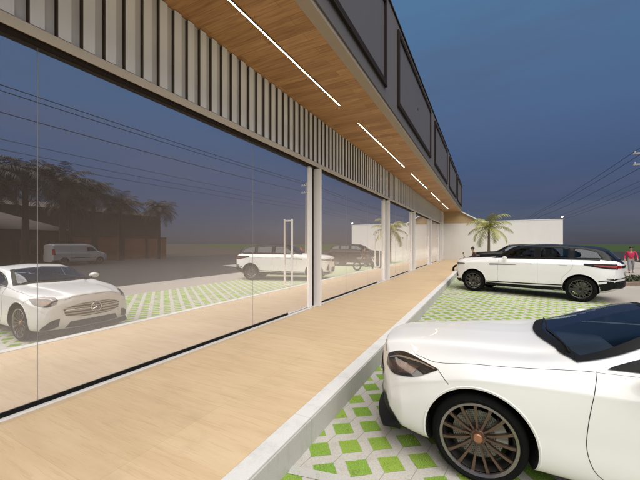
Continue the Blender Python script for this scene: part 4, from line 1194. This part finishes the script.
def figure(label, H, jacket, legs, pose='walk', loc=(0, 0, 0), rz=0, name='person'):
    k = H / 1.75; P = empty(name, loc, rz, label, 'person')
    def S(*p): return tuple(c * k for c in p)
    hip = S(0, 0, .92)
    if pose == 'sit':
        kn = [S(.42, -.2, .80), S(.42, .2, .80)]; an = [S(.30, -.24, .38), S(.30, .24, .38)]; toe = [S(.48, -.25, .33), S(.48, .25, .33)]
        el = [S(.16, -.27, 1.14), S(.16, .27, 1.14)]; wr = [S(.42, -.26, 1.06), S(.42, .26, 1.06)]; ch = S(.10, 0, 1.22); nk = S(.16, 0, 1.42); hd = S(.20, 0, 1.58)
        hip = S(0, 0, .88)
    else:
        kn = [S(.14, -.10, .50), S(-.04, .10, .50)]; an = [S(.16, -.10, .09), S(-.24, .10, .14)]; toe = [S(.30, -.12, .05), S(-.10, .12, .05)]
        el = [S(-.08, -.28, 1.12), S(.10, .28, 1.12)]; wr = [S(.06, -.30, .90), S(.28, .27, .94)]; ch = S(.01, 0, 1.20); nk = S(.02, 0, 1.44); hd = S(.04, 0, 1.60)
    sh = [(ch[0], -.19 * k, nk[2] - .06 * k), (ch[0], .19 * k, nk[2] - .06 * k)]
    # one continuous body
    ch_ = [[(hip, .12 * k), (S(ch[0] / k * .5, 0, 1.05 if pose != 'sit' else 1.03), .11 * k), (ch, .13 * k), ((nk[0], 0, nk[2] - .04 * k), .07 * k), (nk, .05 * k), ((hd[0], hd[1], hd[2] - .05 * k), .07 * k), (hd, .088 * k), ((hd[0], 0, hd[2] + .08 * k), .065 * k)]]
    for i in (0, 1):
        ch_.append([(hip, .12 * k), ((hip[0], (-.1, .1)[i] * k, hip[2] - .04 * k), .095 * k), (kn[i], .058 * k), (an[i], .036 * k), (toe[i], .032 * k)])
        ch_.append([(ch, .13 * k), (sh[i], .052 * k), (el[i], .042 * k), (wr[i], .026 * k)])
        dd_ = Vector(wr[i]) - Vector(el[i])
        ch_ += hand(wr[i], dd_, 1 if i else -1, k)
    body = mk('body', ch_, M['skin'], P, 1)
    # face: nose, ears, eyes, mouth
    f = MB(); blob(f, (hd[0] + .088 * k, 0, hd[2] - .01 * k), (.018 * k, .013 * k, .022 * k), 8)
    for s in (-1, 1): blob(f, (hd[0], s * .085 * k, hd[2] - .01 * k), (.02 * k, .01 * k, .03 * k), 8)
    f.build('nose_and_ears', M['skin'], P, smooth=60)
    f = MB()
    for s in (-1, 1): blob(f, (hd[0] + .080 * k, s * .032 * k, hd[2] + .02 * k), (.01 * k, .014 * k, .008 * k), 8)
    f.box(hd[0] + .078 * k, hd[0] + .088 * k, -.025 * k, .025 * k, hd[2] - .052 * k, hd[2] - .045 * k)
    f.build('eyes_and_mouth', M['hair'], P)
    f = MB(); blob(f, (hd[0] - .022 * k, 0, hd[2] + .035 * k), (.095 * k, .095 * k, .10 * k), 14); f.build('hair', M['hair'], P, smooth=60)
    jc = [[((hip[0], 0, hip[2] + .0 * k), .155 * k), ((ch[0] * .5, 0, 1.05 * k), .14 * k), (ch, .158 * k), ((nk[0], 0, nk[2] - .05 * k), .085 * k)]]
    for i in (0, 1):
        e_ = Vector(el[i]); w_ = Vector(wr[i]); jc.append([(ch, .158 * k), (sh[i], .058 * k), (el[i], .048 * k), (tuple(e_.lerp(w_, .88)), .042 * k)])
    mk('jacket', jc, jacket, P, 2)
    tc = [[((hip[0], 0, hip[2] + .04 * k), .135 * k), ((hip[0], 0, hip[2] - .02 * k), .13 * k)]]
    for i in (0, 1):
        k_ = Vector(kn[i]); a_ = Vector(an[i]); tc.append([((hip[0], 0, hip[2] - .02 * k), .13 * k), ((hip[0], (-.1, .1)[i] * k, hip[2] - .08 * k), .11 * k), (kn[i], .074 * k), (tuple(k_.lerp(a_, .9)), .055 * k)])
    mk('trousers', tc, legs, P, 2)
    for i in (0, 1):
        a_ = Vector(an[i]); t_ = Vector(toe[i]); mk('shoe', [[((a_.x - .05 * k, a_.y, t_.z), .04 * k), ((a_.x + .03 * k, a_.y, t_.z), .05 * k), (tuple(t_), .042 * k)]], M['black'], P, 2)
    return P
figure('person in a pink red jacket walking beyond the tail of the white suv', 1.76, M['red_cloth'], M['jeans'], 'walk', (8.5, 27.9, 0), R(-100))

# ------------------------------------------------------------------ motorcycle with rider
mc = empty('motorcycle', (-.75, 21.3, 0), PI, 'black motorcycle with round mirrors, seen just over the bonnet of the white suv', 'motorcycle')
for x in (.72, -.68):
    w = MB(); w.tube([(x + .27 * math.cos(2 * PI * k / 32), 0, .33 + .27 * math.sin(2 * PI * k / 32)) for k in range(33)], .058, 8)
    wo = w.build('wheel', M['rubber'], mc, smooth=50)
    s = MB()
    for k in range(12):
        q = PI * 2 * k / 12; s.tube([(x, 0, .33), (x + .24 * math.cos(q), 0, .33 + .24 * math.sin(q))], .006, 4)
    s.build('rim', M['alloy'], wo)
m = MB(); m.tube([(.72, .09, .33), (.42, .09, .98)], .025, 8); m.tube([(.72, -.09, .33), (.42, -.09, .98)], .025, 8); m.build('fork', M['chrome'], mc, smooth=50)
m = MB(); m.tube([(.42, 0, .9), (.1, 0, .45), (-.25, 0, .42), (-.35, 0, .75), (.42, 0, .88)], .03, 8); m.tube([(-.68, .08, .33), (-.2, .08, .45)], .022, 8); m.tube([(-.68, -.08, .33), (-.2, -.08, .45)], .022, 8); m.build('frame', M['black'], mc, smooth=50)
m = MB(); m.box(-.15, .22, -.14, .14, .36, .66); m.build('engine', M['gunmetal'], mc, bevel=.04, smooth=40)
m = MB(); blob(m, (.14, 0, .86), (.28, .15, .14), 16); m.build('fuel_tank', M['black_paint'], mc, smooth=60)
m = MB(); m.tube([(-.08, 0, .84), (-.35, 0, .82), (-.7, 0, .88)], [.10, .13, .06], 12); m.build('seat', M['seat_leather'], mc, smooth=60)
m = MB(); m.tube([(.30, -.38, 1.08), (.38, -.22, 1.10), (.42, 0, 1.02), (.38, .22, 1.10), (.30, .38, 1.08)], .015, 8); hb = m.build('handlebar', M['black'], mc, smooth=50)
for s in (-1, 1):
    m = MB(); m.tube([(.36, s * .26, 1.09), (.42, s * .34, 1.30)], .008, 6); blob(m, (.42, s * .36, 1.34), (.02, .09, .06), 12); m.build('mirror', M['black'], mc, smooth=50)
m = MB(); blob(m, (.56, 0, .92), (.10, .10, .10), 14); m.build('headlight', M['lamp'], mc, smooth=60)
figure('rider in a dark jacket sitting on the black motorcycle beyond the white suv', 1.75, M['rider_cloth'], M['black'], 'sit', (-.47, 21.3, .03), PI)

# ------------------------------------------------------------------ world, sun, camera
SUN_EL, SUN_AZ = R(60), R(-52)      # direction towards the light, azimuth from +X
wd = bpy.data.worlds.new('World'); scn.world = wd; wd.use_nodes = True
nt = wd.node_tree; nd = nt.nodes; nd.clear(); lk = nt.links
out = nd.new('ShaderNodeOutputWorld'); bg = nd.new('ShaderNodeBackground'); lk.new(bg.outputs[0], out.inputs[0])
sky = nd.new('ShaderNodeTexSky'); sky.sky_type = 'NISHITA'; sky.sun_disc = False; sky.sun_elevation = SUN_EL; sky.sun_rotation = math.pi / 2 - SUN_AZ
sky.dust_density = .5
tc = nd.new('ShaderNodeTexCoord'); spx = nd.new('ShaderNodeSeparateXYZ'); lk.new(tc.outputs['Generated'], spx.inputs[0])
rp = nd.new('ShaderNodeValToRGB'); e = rp.color_ramp.elements
stops = [(0, (.17, .19, .40)), (.04, (.16, .21, .52)), (.14, (.24, .36, .88)), (.32, (.43, .77, 1.55)), (.58, (.53, 1.16, 2.1)), (1, (.5, 1.1, 2.0))]
while len(e) < len(stops): e.new(.5)
for el_, (p_, c_) in zip(e, stops): el_.position = p_; el_.color = (*c_, 1)
lk.new(spx.outputs[2], rp.inputs[0])
mp = nd.new('ShaderNodeMapping'); mp.inputs['Scale'].default_value = (1.2, 1.2, 7); mp.inputs['Rotation'].default_value = (R(8), R(12), 0); lk.new(tc.outputs['Generated'], mp.inputs[0])
nz = nd.new('ShaderNodeTexNoise'); nz.inputs['Scale'].default_value = 1.5; nz.inputs['Detail'].default_value = 5; lk.new(mp.outputs[0], nz.inputs[0])
mr = nd.new('ShaderNodeMapRange'); mr.inputs[1].default_value = .46; mr.inputs[2].default_value = .7; mr.inputs[4].default_value = .42; lk.new(nz.outputs[0], mr.inputs[0])
mx = nd.new('ShaderNodeMix'); mx.data_type = 'RGBA'; lk.new(mr.outputs[0], mx.inputs[0]); lk.new(rp.outputs[0], mx.inputs[6]); mx.inputs[7].default_value = (.62, .60, .95, 1)
ad = nd.new('ShaderNodeMix'); ad.data_type = 'RGBA'; ad.inputs[0].default_value = .06; lk.new(mx.outputs[2], ad.inputs[6]); lk.new(sky.outputs[0], ad.inputs[7])
lk.new(ad.outputs[2], bg.inputs[0]); bg.inputs[1].default_value = .15
sun = bpy.data.lights.new('sun', 'SUN'); sun.energy = 5.0; sun.angle = R(84); sun.color = (1, .955, .88)
so = bpy.data.objects.new('sun', sun); COL.objects.link(so)
dv = Vector((math.cos(SUN_EL) * math.cos(SUN_AZ), math.cos(SUN_EL) * math.sin(SUN_AZ), math.sin(SUN_EL)))
so.rotation_euler = dv.to_track_quat('Z', 'Y').to_euler()
cam = bpy.data.cameras.new('camera'); co = bpy.data.objects.new('camera', cam); COL.objects.link(co)
cam.sensor_width = 36; cam.lens = 36 * 318 / 640; cam.shift_y = 4 / 640
cam.clip_start = .05; cam.clip_end = 6000
co.location = (0, 0, 1.9); co.rotation_euler = (R(90), 0, R(27.42))
scn.camera = co
scn.view_settings.view_transform = 'Standard'; scn.view_settings.look = 'None'; scn.view_settings.exposure = 0
scn.cycles.use_denoising = True
scn.cycles.max_bounces = 8
scn.cycles.sample_clamp_indirect = 4
